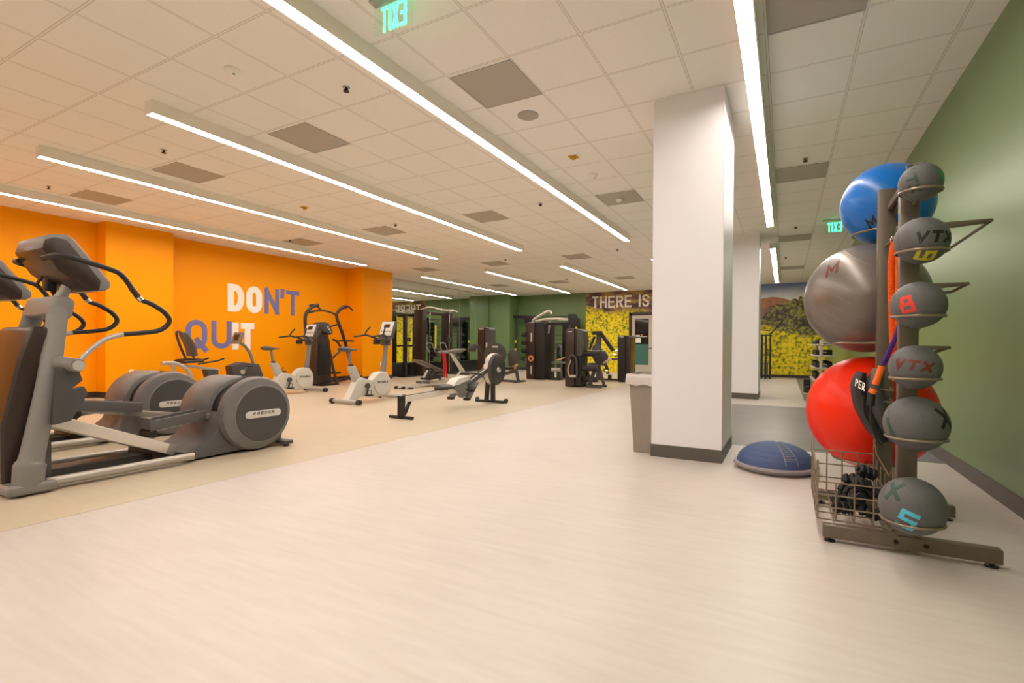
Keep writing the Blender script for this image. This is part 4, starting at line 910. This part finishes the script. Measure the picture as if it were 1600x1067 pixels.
# ================================================================== DOME TRAINER and BIN
c = (-.065, 4.66, 0)
o = thing('balance_dome_trainer', c, 'blue half-ball balance trainer with grey base on the floor beside the near pillar', 'balance trainer')
MB().lathe_axis([(0, .0), (.27, .0), (.305, .022), (.325, .042), (.322, .055), (.30, .060), (0, .060)], c, (0, 0, 1), 72).build('platform', 'bosub', o)
MB().lathe_axis([(.30, .05)] + [(.2975 * math.cos(math.radians(6 * i)), .055 + .1755 * math.sin(math.radians(6 * i))) for i in range(15)] + [(0, .2305)], c, (0, 0, 1), 72).build('dome', 'bosu', o)
s = MB()
for k in range(3): s.ring((c[0], c[1], .055 + .1755 * math.sin(.30 + .22 * k)), .2975 * math.cos(.30 + .22 * k), .0016, 'Z', 72, 6)
s.build('dome_ribs', 'bosu', o)
# pale ladder-like marking running up the dome toward the viewer
pr_ = lambda t: (.298 * math.cos(t), .055 + .176 * math.sin(t))
s = MB()
for off in (-.09, .09):
    pts = []
    for i in range(14):
        t = math.radians(12 + 75 * i / 13); r, z = pr_(t); a = -PI / 2 + .45 + off * (1.8 + i * .05); pts.append((c[0] + r * math.cos(a), c[1] + r * math.sin(a), z + .001))
    s.tube(pts, .0022, 6)
for i in range(2, 12, 1):
    t = math.radians(12 + 75 * i / 13); r, z = pr_(t); w = .09 * (1.8 + i * .05); pts = [(c[0] + r * math.cos(-PI / 2 + .45 + w * f), c[1] + r * math.sin(-PI / 2 + .45 + w * f), z + .001) for f in (-1, -.5, 0, .5, 1)]
    s.tube(pts, .0018, 6)
s.build('dome_marking', 'bosub', o)
MB().cyl((c[0] + .01, c[1], .228), (c[0] + .01, c[1], .234), .012, seg=16).build('air_plug', 'face', o)
o = thing('waste_bin', (-1.21, 4.93, 0), 'tall grey rectangular bin with a pale liner beside the near pillar', 'bin')
bx = MB(); bm_ = bx.bm
x0, x1, y0, y1 = -1.32, -1.12, 4.72, 5.18
vs = [bm_.verts.new(p) for p in ((x0 + .02, y0 + .02, 0), (x1, y0 + .02, 0), (x1, y1 - .02, 0), (x0 + .02, y1 - .02, 0), (x0 - .02, y0 - .02, .70), (x1, y0 - .02, .70), (x1, y1 + .02, .70), (x0 - .02, y1 + .02, .70))]
for f in ((0, 3, 2, 1), (0, 1, 5, 4), (1, 2, 6, 5), (2, 3, 7, 6), (3, 0, 4, 7)): bm_.faces.new([vs[i] for i in f])
bx._faces_bevel(vs, .012); bx.build('bin_body', 'trash', o)
MB().box(x0 - .04, x1 + .0, y0 - .035, y1 + .035, .70, .74, .012).build('bin_rim', 'trash', o)
lr = MB(); n = 60; P = []
for i in range(n):
    a = i / n; per = 2 * (.27 + .57); d_ = a * per
    if d_ < .27: p = (x0 - .045 + d_, y0 - .042)
    elif d_ < .27 + .57: p = (x1 + .005, y0 - .042 + (d_ - .27))
    elif d_ < .54 + .57: p = (x1 + .005 - (d_ - .84), y1 + .042)
    else: p = (x0 - .045, y1 + .042 - (d_ - 1.11))
    P.append(p)
rows = []
for k, (z, e) in enumerate(((.66, .004), (.69, .012), (.725, .010), (.755, .002), (.765, -.02))):
    rows.append([lr.bm.verts.new((px * (1) + (px - (x0 + x1) / 2) * e * 4 + .004 * math.sin(i * 1.9 + k), py + (py - (y0 + y1) / 2) * e * 1.5 + .004 * math.cos(i * 2.3 + k), z + .008 * math.sin(i * 1.3) * (1 if k == 0 else .4))) for i, (px, py) in enumerate(P)])
for k in range(4):
    for i in range(n): lr.bm.faces.new((rows[k][i], rows[k][(i + 1) % n], rows[k + 1][(i + 1) % n], rows[k + 1][i]))
lr.build('bin_liner', 'bag', o, angle=80)

# ================================================================== FAR MACHINES
def tower(o, x0, x1, y0, y1, h, split=.45, mt1='brown', mt2='black', name='weight_tower'):
    """two-tone weight stack shroud with a sloped top"""
    xm = x0 + (x1 - x0) * split
    t = MB().prism([(x0, .02), (x0, h - .05), (x0 + .04, h), (xm, h), (xm, .02)], y0, y1, axis='Y', bev=.03, seg=3).build(name, mt1, o)
    MB().prism([(xm, .02), (xm, h), (x1 - .04, h - .015), (x1, h - .07), (x1, .02)], y0 + .03, y1 + .02, axis='Y', bev=.03, seg=3).build('tower_side', mt2, o)
    return t
def label_strip(par, x, y, z, w, h, mt='face', name='label_plate'):
    MB().box(x - w / 2, x + w / 2, y - .004, y, z - h / 2, z + h / 2).build(name, mt, par)

# black ledge below the mirror
o = solo('low_ledge', MB().box(XM, XM + .34, 11.78, 18.7, 0, .44, .01), 'black', (XM + .17, 15.2, 0), 'long low black ledge running along the floor under the wall mirror', 'ledge')

# functional cable trainer by the mirror
o = thing('cable_crossover_machine', (-11.0, 14.0, 0), 'black cable machine with silver pull-up bars standing against the mirror', 'gym machine')
X0 = -11.15
for y in (13.25, 14.75):
    t = MB().box(X0 - .15, X0 + .22, y - .11, y + .11, .02, 2.28, .03).build('weight_column', 'brown', o)
    MB().box(X0 + .221, X0 + .226, y - .05, y + .05, .3, 1.9).build('column_slot', 'black', t)
    MB().cyl((X0 + .30, y + (.2 if y < 14 else -.2), .10), (X0 + .30, y + (.2 if y < 14 else -.2), 2.2), .018, seg=10).build('guide_rod', 'chrome', o)
    MB().box(X0 + .25, X0 + .36, y + (.15 if y < 14 else -.25), y + (.25 if y < 14 else -.15), 1.2, 1.36, .015).build('pulley_carriage', 'dark', o)
    MB().box(X0 - .2, X0 + .62, y - .05, y + .05, .0, .06, .012).build('base_foot', 'black', o)
MB().box(X0 + .0, X0 + .10, 13.3, 14.7, 2.14, 2.24, .015).build('top_beam', 'brown', o)
MB().tube([(X0 + .05, 13.2, 2.26), (X0 + .35, 13.3, 2.36), (X0 + .5, 13.6, 2.33), (X0 + .5, 14.0, 2.30), (X0 + .5, 14.4, 2.33), (X0 + .35, 14.7, 2.36), (X0 + .05, 14.8, 2.26)], .022, 10, k=4).build('pull_up_bar', 'alu', o)
for y in (13.55, 13.85, 14.15, 14.45): MB().tube([(X0 + .5, y, 2.31), (X0 + .62, y, 2.30), (X0 + .74, y, 2.26)], .02, 10, k=3).build('pull_up_grip', 'alu', o)
MB().box(X0 + .34, X0 + .37, 13.66, 13.72, .95, 1.75).build('hanging_strap', 'yellow', o)
MB().box(X0 + .3, X0 + .42, 13.6, 13.78, .66, .95, .03).build('strap_handle', 'black', o)
MB().box(X0 - .05, X0 + .05, 13.3, 14.7, 1.0, 1.06, .01).build('middle_beam', 'black', o)

# invented frame, standing in for dark shapes seen in the mirror
o = thing('stand_in_frame', (-11.35, 12.75, 0), 'invented slim black frame standing between the orange column and the cable machine', 'rack')
for x in (-10.98,):
    for y in (12.35,): MB().box(x - .06, x + .05, y - .05, y + .05, 0, 2.05, .006).build('upright', 'black', o)
MB().box(-11.3, -10.92, 12.32, 12.38, 1.98, 2.04, .006).build('top_bar', 'black', o)
MB().bar((-10.95, 12.38, .03), (-10.95, 12.9, .03), .05, .05).build('foot_beam', 'black', o)
MB().bar((-11.28, 12.35, .03), (-10.95, 12.35, .03), .06, .05).build('base_bar', 'black', o)

# multi-station gym with silver overhead arms
o = thing('multi_station_gym', (-6.6, 14.0, 0), 'large black weight machine with silver overhead arms in front of the green far wall', 'gym machine')
t = tower(o, -7.22, -6.60, 13.7, 14.5, 1.80, .47, 'brown', 'black')
for z, h in ((1.32, .28), (.30, .26)): label_strip(t, -7.04, 13.698, z, .05, h)
MB().cyl((-7.05, 13.70, .66), (-7.05, 13.69, .66), .095, seg=28).build('round_badge', 'orangelab', t)
MB().cyl((-7.05, 13.689, .66), (-7.05, 13.683, .66), .045, seg=24).build('badge_centre', 'brown', t)
MB().tube([(-7.12, 13.9, 1.76), (-7.02, 13.85, 1.90), (-6.6, 13.8, 2.10), (-6.46, 13.8, 2.13), (-6.40, 13.8, 2.05)], .035, 10, k=4).build('overhead_arm', 'alu', o)
MB().tube([(-7.0, 13.9, 1.83), (-6.7, 13.85, 1.88), (-6.2, 13.8, 1.89), (-5.85, 13.8, 1.86)], .035, 10, k=3).build('overhead_arm', 'alu', o)
label_strip(o, -6.85, 13.80, 1.845, .22, .06); label_strip(o, -6.0, 13.765, 1.87, .28, .055)
MB().bar((-6.55, 14.0, 1.83), (-6.6, 14.0, 1.45), .05, .05).build('hanging_handle', 'lgrey', o)
MB().box(-6.38, -6.16, 14.6, 14.8, .03, 1.80, .02).build('rear_column', 'black', o)
MB().box(-7.2, -5.75, 13.95, 14.05, 1.72, 1.80, .015).build('top_frame', 'black', o)
MB().tube([(-6.35, 14.0, .98), (-6.22, 13.95, 1.08), (-6.12, 13.9, .98), (-6.15, 13.9, .80)], .04, 10, k=3).build('press_arm', 'dgrey', o)
MB().box(-6.42, -6.08, 13.85, 14.3, .50, .57, .03).build('seat', 'vinylpad', o)
MB().box(-6.28, -6.16, 13.95, 14.1, .06, .50, .01).build('seat_post', 'dark', o)
MB().box(-6.50, -6.1, 13.8, 14.5, .0, .06, .015).build('base_frame', 'black', o)
MB().tube([(-6.40, 13.85, .32), (-6.12, 13.85, .32)], .06, 14).build('ankle_roller', 'lgrey', o)
MB().box(-6.42, -6.30, 14.25, 14.35, .6, 1.15, .03).build('back_pad', 'blackpad', o)
MB().bar((-6.25, 13.9, .62), (-5.98, 13.9, .70), .04, .04).build('seat_handle', 'chrome', o)

# leg extension station
o = thing('leg_extension_machine', (-4.6, 11.9, 0), 'black seated leg machine with padded rollers, nearest the mural wall door', 'gym machine')
t = tower(o, -5.03, -4.60, 11.7, 12.2, 1.50, .60, 'brown', 'black'); label_strip(t, -4.90, 11.698, 1.42, .13, .025)
MB().prism([(-4.72, 1.38), (-4.70, 1.50), (-4.55, 1.44), (-4.52, 1.10), (-4.6, .8), (-4.72, .8)], 11.72, 12.1, axis='Y', bev=.02).build('cam_cover', 'dark', o)
MB().tube([(-4.66, 11.9, .86), (-4.14, 11.9, .87)], .075, 18).build('thigh_roller', 'blackpad', o)
MB().tube([(-4.60, 11.85, .49), (-4.18, 11.85, .49)], .075, 18).build('seat_roller', 'blackpad', o)
MB().prism([(-4.40, .56), (-4.44, .82), (-4.36, .95), (-4.14, .93), (-4.06, .80), (-4.12, .56)], 12.25, 12.33, axis='Y', bev=.025).build('backrest', 'dark', o)
MB().tube([(-4.62, 11.9, .19), (-4.22, 11.9, .20)], .07, 16).build('ankle_roller', 'blackpad', o)
MB().bar((-4.20, 12.0, .50), (-4.06, 12.0, .03), .07, .07, bev=.01).build('front_leg', 'dark', o)
MB().bar((-4.28, 11.9, .48), (-4.40, 11.75, .0), .06, .06, bev=.01).build('front_leg', 'dark', o)
MB().bar((-4.62, 12.2, .45), (-4.48, 12.2, .03), .06, .06, bev=.01).build('rear_leg', 'dark', o)
MB().box(-4.70, -4.05, 12.1, 12.18, .0, .05, .01).build('base_frame', 'dark', o)
MB().box(-4.45, -4.05, 11.68, 11.74, .0, .05, .01).build('base_foot', 'dark', o)
MB().tube([(-4.85, 11.66, .70), (-4.92, 11.64, .45), (-4.88, 11.64, .28)], .018, 8, k=3).build('cable', 'lgrey', o)
MB().tube([(-4.9, 11.68, .70), (-4.80, 11.6, .82), (-4.70, 11.66, .70), (-4.68, 11.66, .3)], .03, 8, k=3).build('lever_arm', 'dark', o)
MB().cyl((-4.88, 11.66, .28), (-4.70, 11.66, .28), .035, seg=14).build('lever_weight', 'lgrey', o)
MB().bar((-4.10, 12.0, .62), (-3.98, 12.0, .70), .03, .03).build('side_handle', 'chrome', o)
for z in (.42, .66): MB().cyl((-4.05, 12.05, z), (-3.98, 12.05, z), .035, seg=12).build('adjust_knob', 'chrome', o)

# lat pull machine
o = thing('chest_press_machine', (-4.6, 14.3, 0), 'black weight machine with a slanting lever arm beside the glazed door', 'gym machine')
t = tower(o, -4.38, -4.00, 14.1, 14.7, 1.38, .62, 'black', 'brown'); label_strip(t, -4.26, 14.098, 1.34, .13, .02)
MB().box(-5.12, -4.98, 14.3, 14.42, .05, 1.50, .02).build('upright_post', 'dark', o)
MB().box(-5.22, -4.92, 14.2, 14.3, 1.40, 1.52, .02).build('post_head', 'black', o)
MB().bar((-4.96, 14.25, 1.46), (-4.56, 14.2, .94), .06, .08, bev=.01).build('lever_arm', 'black', o)
MB().bar((-5.15, 14.25, 1.35), (-5.30, 14.2, .95), .05, .06, bev=.01).build('lever_arm', 'black', o)
MB().prism([(-5.22, .82), (-5.16, 1.08), (-4.98, 1.12), (-4.86, .95), (-4.84, .62), (-5.1, .58)], 14.1, 14.18, axis='Y', bev=.02).build('back_pad', 'dark', o)
MB().bar((-4.78, 14.2, .66), (-4.05, 14.2, .69), .07, .06, bev=.01).build('cross_beam', 'dgrey', o)
MB().bar((-4.80, 14.15, .66), (-4.58, 14.15, .665), .05, .05).build('cross_handle', 'alu', o)
MB().box(-5.1, -4.05, 14.3, 14.38, .02, .08, .01).build('base_beam', 'brown', o)
MB().cyl((-4.70, 14.25, .14), (-4.62, 14.25, .14), .07, seg=18).build('base_roller', 'black', o)
MB().tube([(-4.85, 14.2, .60), (-4.75, 14.2, .45), (-4.70, 14.2, .22)], .05, 10, k=3).build('foot_lever', 'black', o)
MB().box(-5.25, -4.85, 13.95, 14.3, .48, .55, .025).build('seat', 'blackpad', o)
for z, x in ((.92, -4.45), (.80, -4.52)): MB().cyl((x, 14.15, z), (x + .08, 14.15, z), .035, seg=12).build('grip_end', 'chrome', o)

# leg press with big round cam
o = thing('leg_press_machine', (-7.4, 12.9, 0), 'black machine with large round cam plates and a padded seat behind the rowing machine', 'gym machine')
t = tower(o, -8.92, -8.48, 13.5, 13.9, 1.66, .55, 'brown', 'dark'); label_strip(t, -8.78, 13.498, 1.60, .18, .03)
MB().box(-8.60, -8.54, 13.49, 13.5, .95, 1.15, .004).build('tower_label', 'face', o)
for x, y, r in ((-7.62, 12.5, .34),):
    d = MB().lathe_axis([(0, 0), (r - .02, 0), (r, .015), (r, .05), (r - .02, .06), (r - .06, .05), (0, .05)], (x, y, .80), (.3, -1, 0), 48).build('cam_plate', 'dark', o)
    dd = Vector((.3, -1, 0)).normalized(); side = Vector((1, .3, 0)).normalized()
    for k in range(5):
        a = k * 2 * PI / 5 + .6; p = Vector((x, y, .80)) + side * (.20 * math.cos(a)) + Vector((0, 0, .20 * math.sin(a))) + dd * .052
        MB().cyl(p, p + dd * .004, .028, seg=14).build('plate_hole', 'black', d)
    p = Vector((x, y, 1.02)) + dd * .055; MB().bar(p - side * .09, p + side * .09, .006, .05).build('plate_label', 'face', d)
MB().prism([(-7.24, .46), (-7.27, .80), (-7.20, .93), (-7.06, .96), (-6.95, .86), (-6.93, .56), (-7.0, .44)], 12.6, 12.68, axis='Y', bev=.03).build('backrest', 'dark', o)
MB().box(-7.30, -6.90, 12.3, 12.62, .36, .44, .03).build('seat', 'blackpad', o)
MB().bar((-7.75, 12.5, .02), (-6.70, 12.35, .02), .16, .05, bev=.01).build('base_beam', 'dark', o)
MB().bar((-7.6, 12.45, .14), (-6.82, 12.35, .34), .10, .07, bev=.01).build('incline_beam', 'dark', o)
MB().bar((-7.35, 12.38, .16), (-7.0, 12.34, .20), .02, .04).build('beam_label', 'face', o)
MB().bar((-6.95, 12.35, .42), (-6.78, 12.3, .52), .05, .05).build('seat_handle', 'chrome', o)
MB().bar((-6.95, 12.35, .33), (-6.80, 12.3, .42), .04, .04).build('release_lever', 'chrome', o)
for x in (-7.5, -6.75): MB().box(x - .05, x + .05, 12.1, 12.7, 0, .05, .01).build('base_foot', 'dark', o)
MB().bar((-6.82, 12.36, .30), (-6.76, 12.36, .02), .08, .06).build('rear_leg', 'dark', o)
MB().bar((-7.95, 12.55, .45), (-7.7, 12.5, .7), .10, .10, bev=.02).build('cam_arm', 'black', o)

# stall-bar storage frame on the green wall
o = thing('wall_rack_frame', (-9.1, 19.3, 0), 'wide black wall frame with rungs standing before the green far wall', 'rack')
for x0, w in ((-10.10, .34), (-8.10, .10)):
    MB().box(x0, x0 + w, 19.15, 19.5, 0, 2.2, .015).build('upright_panel', 'black', o)
MB().prism([(-10.75, 2.42), (-9.60, 2.40), (-9.40, 2.15), (-8.9, 2.10), (-8.9, 1.98), (-10.05, 1.96), (-10.2, 2.25), (-10.75, 2.33)], 19.1, 19.2, axis='Y', bev=.01).build('left_bracket', 'black', o)
MB().prism([(-8.05, 2.42), (-7.75, 2.40), (-7.58, 2.15), (-7.58, 1.90), (-7.95, 1.62), (-8.12, 1.75)], 19.05, 19.18, axis='Y', bev=.01).build('right_bracket', 'black', o)
for k in range(9): MB().cyl((-9.76, 19.3, .35 + .2 * k), (-7.9, 19.3, .35 + .2 * k), .018, seg=8).build('rung', 'dark', o)
MB().cyl((-9.4, 19.2, 2.33), (-7.8, 19.2, 2.33), .02, seg=8).build('top_bar', 'dark', o)
MB().cyl((-7.66, 19.3, .05), (-7.66, 19.3, 2.2), .035, seg=10).build('right_post', 'black', o)
for k, z in enumerate((.5, .85, 1.2, 1.55)): MB().ball((-10.18, 19.1, z), (.13, .10, .10), 14, 10).build('hanging_bag', 'black', o)
for z in (.45, .30): MB().ball((-9.95, 19.02, z), .13, 16, 12).build('stored_ball', 'dgrey', o)
for x, z0, z1 in ((-10.55, 1.20, 1.75), (-7.68, 1.75, 2.0)):
    oo = thing('suspension_strap', (x, 19.05, z1), ('black and yellow suspension strap hanging left of the wall frame by the green column' if x < -9 else 'short yellow strap hanging at the right end of the wall frame'), 'strap')
    MB().box(x - .02, x + .02, 19.02, 19.03, z0 - .3, 2.34).build('strap_webbing', 'black', oo)
    MB().box(x - .045, x + .045, 19.0, 19.02, z0, z0 + .12).build('strap_pad', 'yellow', oo); MB().box(x - .04, x + .04, 19.0, 19.02, z0 - .42, z0 - .25).build('strap_grip', 'yellow', oo)

# glide bench with silver rails
o = thing('incline_glide_bench', (-8.0, 9.7, 0), 'low silver-railed abdominal bench with an inclined grey pad beyond the rowing machine', 'bench')
for x in (-8.12, -7.9):
    MB().bar((x, 8.85, .045), (x + .0, 11.4, .13), .045, .05, bev=.008).build('rail', 'alu', o)
    MB().cyl((x - .0, 8.80, .045), (x, 8.86, .045), .035, seg=12).build('rail_end_cap', 'black', o)
MB().box(-8.25, -7.77, 8.98, 9.04, 0, .04, .008).build('front_foot', 'dark', o)
MB().bar((-8.3, 11.3, .03), (-7.7, 11.3, .03), .05, .05).build('rear_foot', 'dark', o)
MB().bar((-8.0, 9.75, .20), (-8.0, 10.35, .26), .34, .06, bev=.02).build('knee_pad', 'blackpad', o)
MB().bar((-8.0, 9.62, .09), (-8.0, 9.90, .18), .10, .06, bev=.01).build('carriage', 'lgrey', o)
MB().cyl((-8.2, 9.65, .12), (-7.8, 9.65, .12), .03, seg=12).build('carriage_roller', 'dark', o)
MB().bar((-8.05, 9.75, .22), (-8.1, 9.95, .40), .06, .04).build('pad_support', 'lgrey', o)
p = MB().bar((-8.35, 9.80, .66), (-8.1, 10.5, .36), .40, .06, bev=.025).build('back_pad', 'vinylpad', o)
MB().bar((-8.2, 10.2, .44), (-8.15, 10.6, .10), .06, .05).build('pad_leg', 'dark', o)

# back extension bench with silver A-legs
o = thing('back_extension_bench', (-7.5, 10.6, 0), 'silver A-legged hyperextension bench with grey hip pad and handle loops', 'bench')
X1 = -7.22
MB().tube([(X1, 9.72, .86), (X1, 10.12, .46), (X1, 10.13, .38), (X1, 9.62, .02)], .026, 10, k=4).build('front_leg', 'face', o)
MB().tube([(X1 - .1, 9.90, .86), (X1 - .06, 10.15, .60), (X1, 10.70, .03)], .028, 10, k=3).build('rear_leg', 'face', o)
MB().tube([(X1, 10.25, .33), (X1 + .08, 10.42, .32)], .025, 10).build('leg_peg', 'black', o)
MB().box(X1 - .28, X1 + .06, 10.66, 10.74, 0, .05, .01).build('rear_foot', 'dark', o)
MB().box(X1 - .28, X1 + .03, 9.58, 9.66, 0, .05, .01).build('front_foot', 'dark', o)
MB().prism([(9.60, .87), (9.72, .84), (10.15, .86), (10.40, .93), (10.38, .97), (10.12, .93), (9.72, .91)], X1 - .34, X1 + .02, bev=.015, seg=2).build('hip_pad', 'vinylpad', o)
for x, y in ((X1 - .42, 9.52), (X1 - .1, 9.62)):
    MB().tube([(x, y + .16, .88), (x, y + .05, 1.06), (x, y + .02, 1.10), (x, y - .14, 1.10), (x, y - .18, 1.06), (x, y - .08, .88)], .013, 8).build('handle_loop', 'mgrey', o)
o = thing('resistance_band', (-7.45, 9.66, .85), 'red resistance band hanging down from the back extension bench', 'band')
for x in (-7.35, -7.29): MB().tube([(x, 9.60, .86), (x + .01, 9.63, .6), (x - .01, 9.67, .40), (x + .01, 9.68, .26)], .026, 8, k=3, sx=1, sy=.5).build('band_strand', 'red', o)

# black frame in front of the right-hand mural
o = thing('tall_storage_frame', (-.62, 18.7, 0), 'narrow black storage frame between the far pillar and the yellow flower mural', 'rack')
for x in (-.86, -.70, -.58, -.44):
    for y in (18.5, 18.9): MB().box(x - .025, x + .025, y - .025, y + .025, 0, 1.5, .005).build('upright', 'black', o)
for z in (.08, .78, 1.45): MB().box(-.88, -.40, 18.48, 18.92, z, z + .04, .005).build('shelf', 'black', o)
MB().bar((-.45, 18.6, 1.5), (-.05, 18.6, 1.98), .05, .05).build('slanting_arm', 'black', o)
MB().bar((-.9, 18.6, 1.68), (-.45, 18.6, 1.62), .04, .03).build('top_arm', 'black', o)
MB().box(-.62, -.5, 18.52, 18.6, .12, .55, .02).build('stored_roller', 'dgrey', o)
MB().box(-.80, -.68, 18.52, 18.6, .12, .70, .02).build('stored_roller', 'dark', o)

# dumbbell rack by the right wall: a post with hooks, shelves behind the red ball
o = thing('dumbbell_rack', (.95, 13.4, 0), 'silver dumbbell rack with several shelves against the green wall behind the balls', 'rack')
for y in (12.7, 14.4):
    MB().box(.68, .74, y - .03, y + .03, .03, 1.22, .008).build('upright_post', 'alu', o)
    MB().box(.52, 1.22, y - .04, y + .04, 0, .05, .01).build('rack_foot', 'dgrey', o)
for k, z in enumerate((.30, .58, .86, 1.10)): MB().bar((.60, 13.55, z), (1.0, 13.55, z + .04), .001, .001).build('shelf_pin', 'alu', o) if False else MB().box(.56, .98, 12.6, 14.5, z, z + .025, .005).build('shelf', 'alu', o)
def dumbbell(x, y, z, r, where, L=.30):
    oo = thing('dumbbell', (x, y, z), where, 'dumbbell', 'black dumbbells on the silver rack')
    MB().cyl((x - .06, y, z), (x + .06, y, z), .016, seg=10).build('handle', 'chrome', oo)
    for sg in (-1, 1): MB().lathe_axis([(0, 0), (r - .008, 0), (r, .01), (r, .09), (r - .008, .10), (0, .10)], (x + sg * .06, y, z), (sg, 0, 0), 6).build('weight_head', 'black', oo)
wd = ('lowest', 'second', 'third', 'top')
for k, z in enumerate((.325, .605, .885, 1.125)):
    for j in range(6):
        y = 12.80 + j * .28; r = .085 - k * .012
        dumbbell(.77, y, z + r * .9, r, 'black hexagonal dumbbell on the %s shelf of the silver rack' % wd[k])
for y in (12.45, 12.75, 13.05):
    pass
o = thing('weight_cube', (.46, 13.0, 0), 'small black and white weight block on the floor at the foot of the dumbbell rack', 'weight')
MB().box(.40, .54, 12.7, 12.9, 0, .17, .015).build('block_body', 'black', o); MB().box(.395, .545, 12.695, 12.905, .0, .03, .004).build('block_base', 'face', o)
o = thing('weight_cube', (.47, 13.3, 0), 'small black block standing behind the floor block by the dumbbell rack', 'weight')
MB().box(.40, .54, 13.3, 13.5, 0, .30, .015).build('block_body', 'black', o)

for o in bpy.data.objects:
    if '_o' in o: del o['_o']
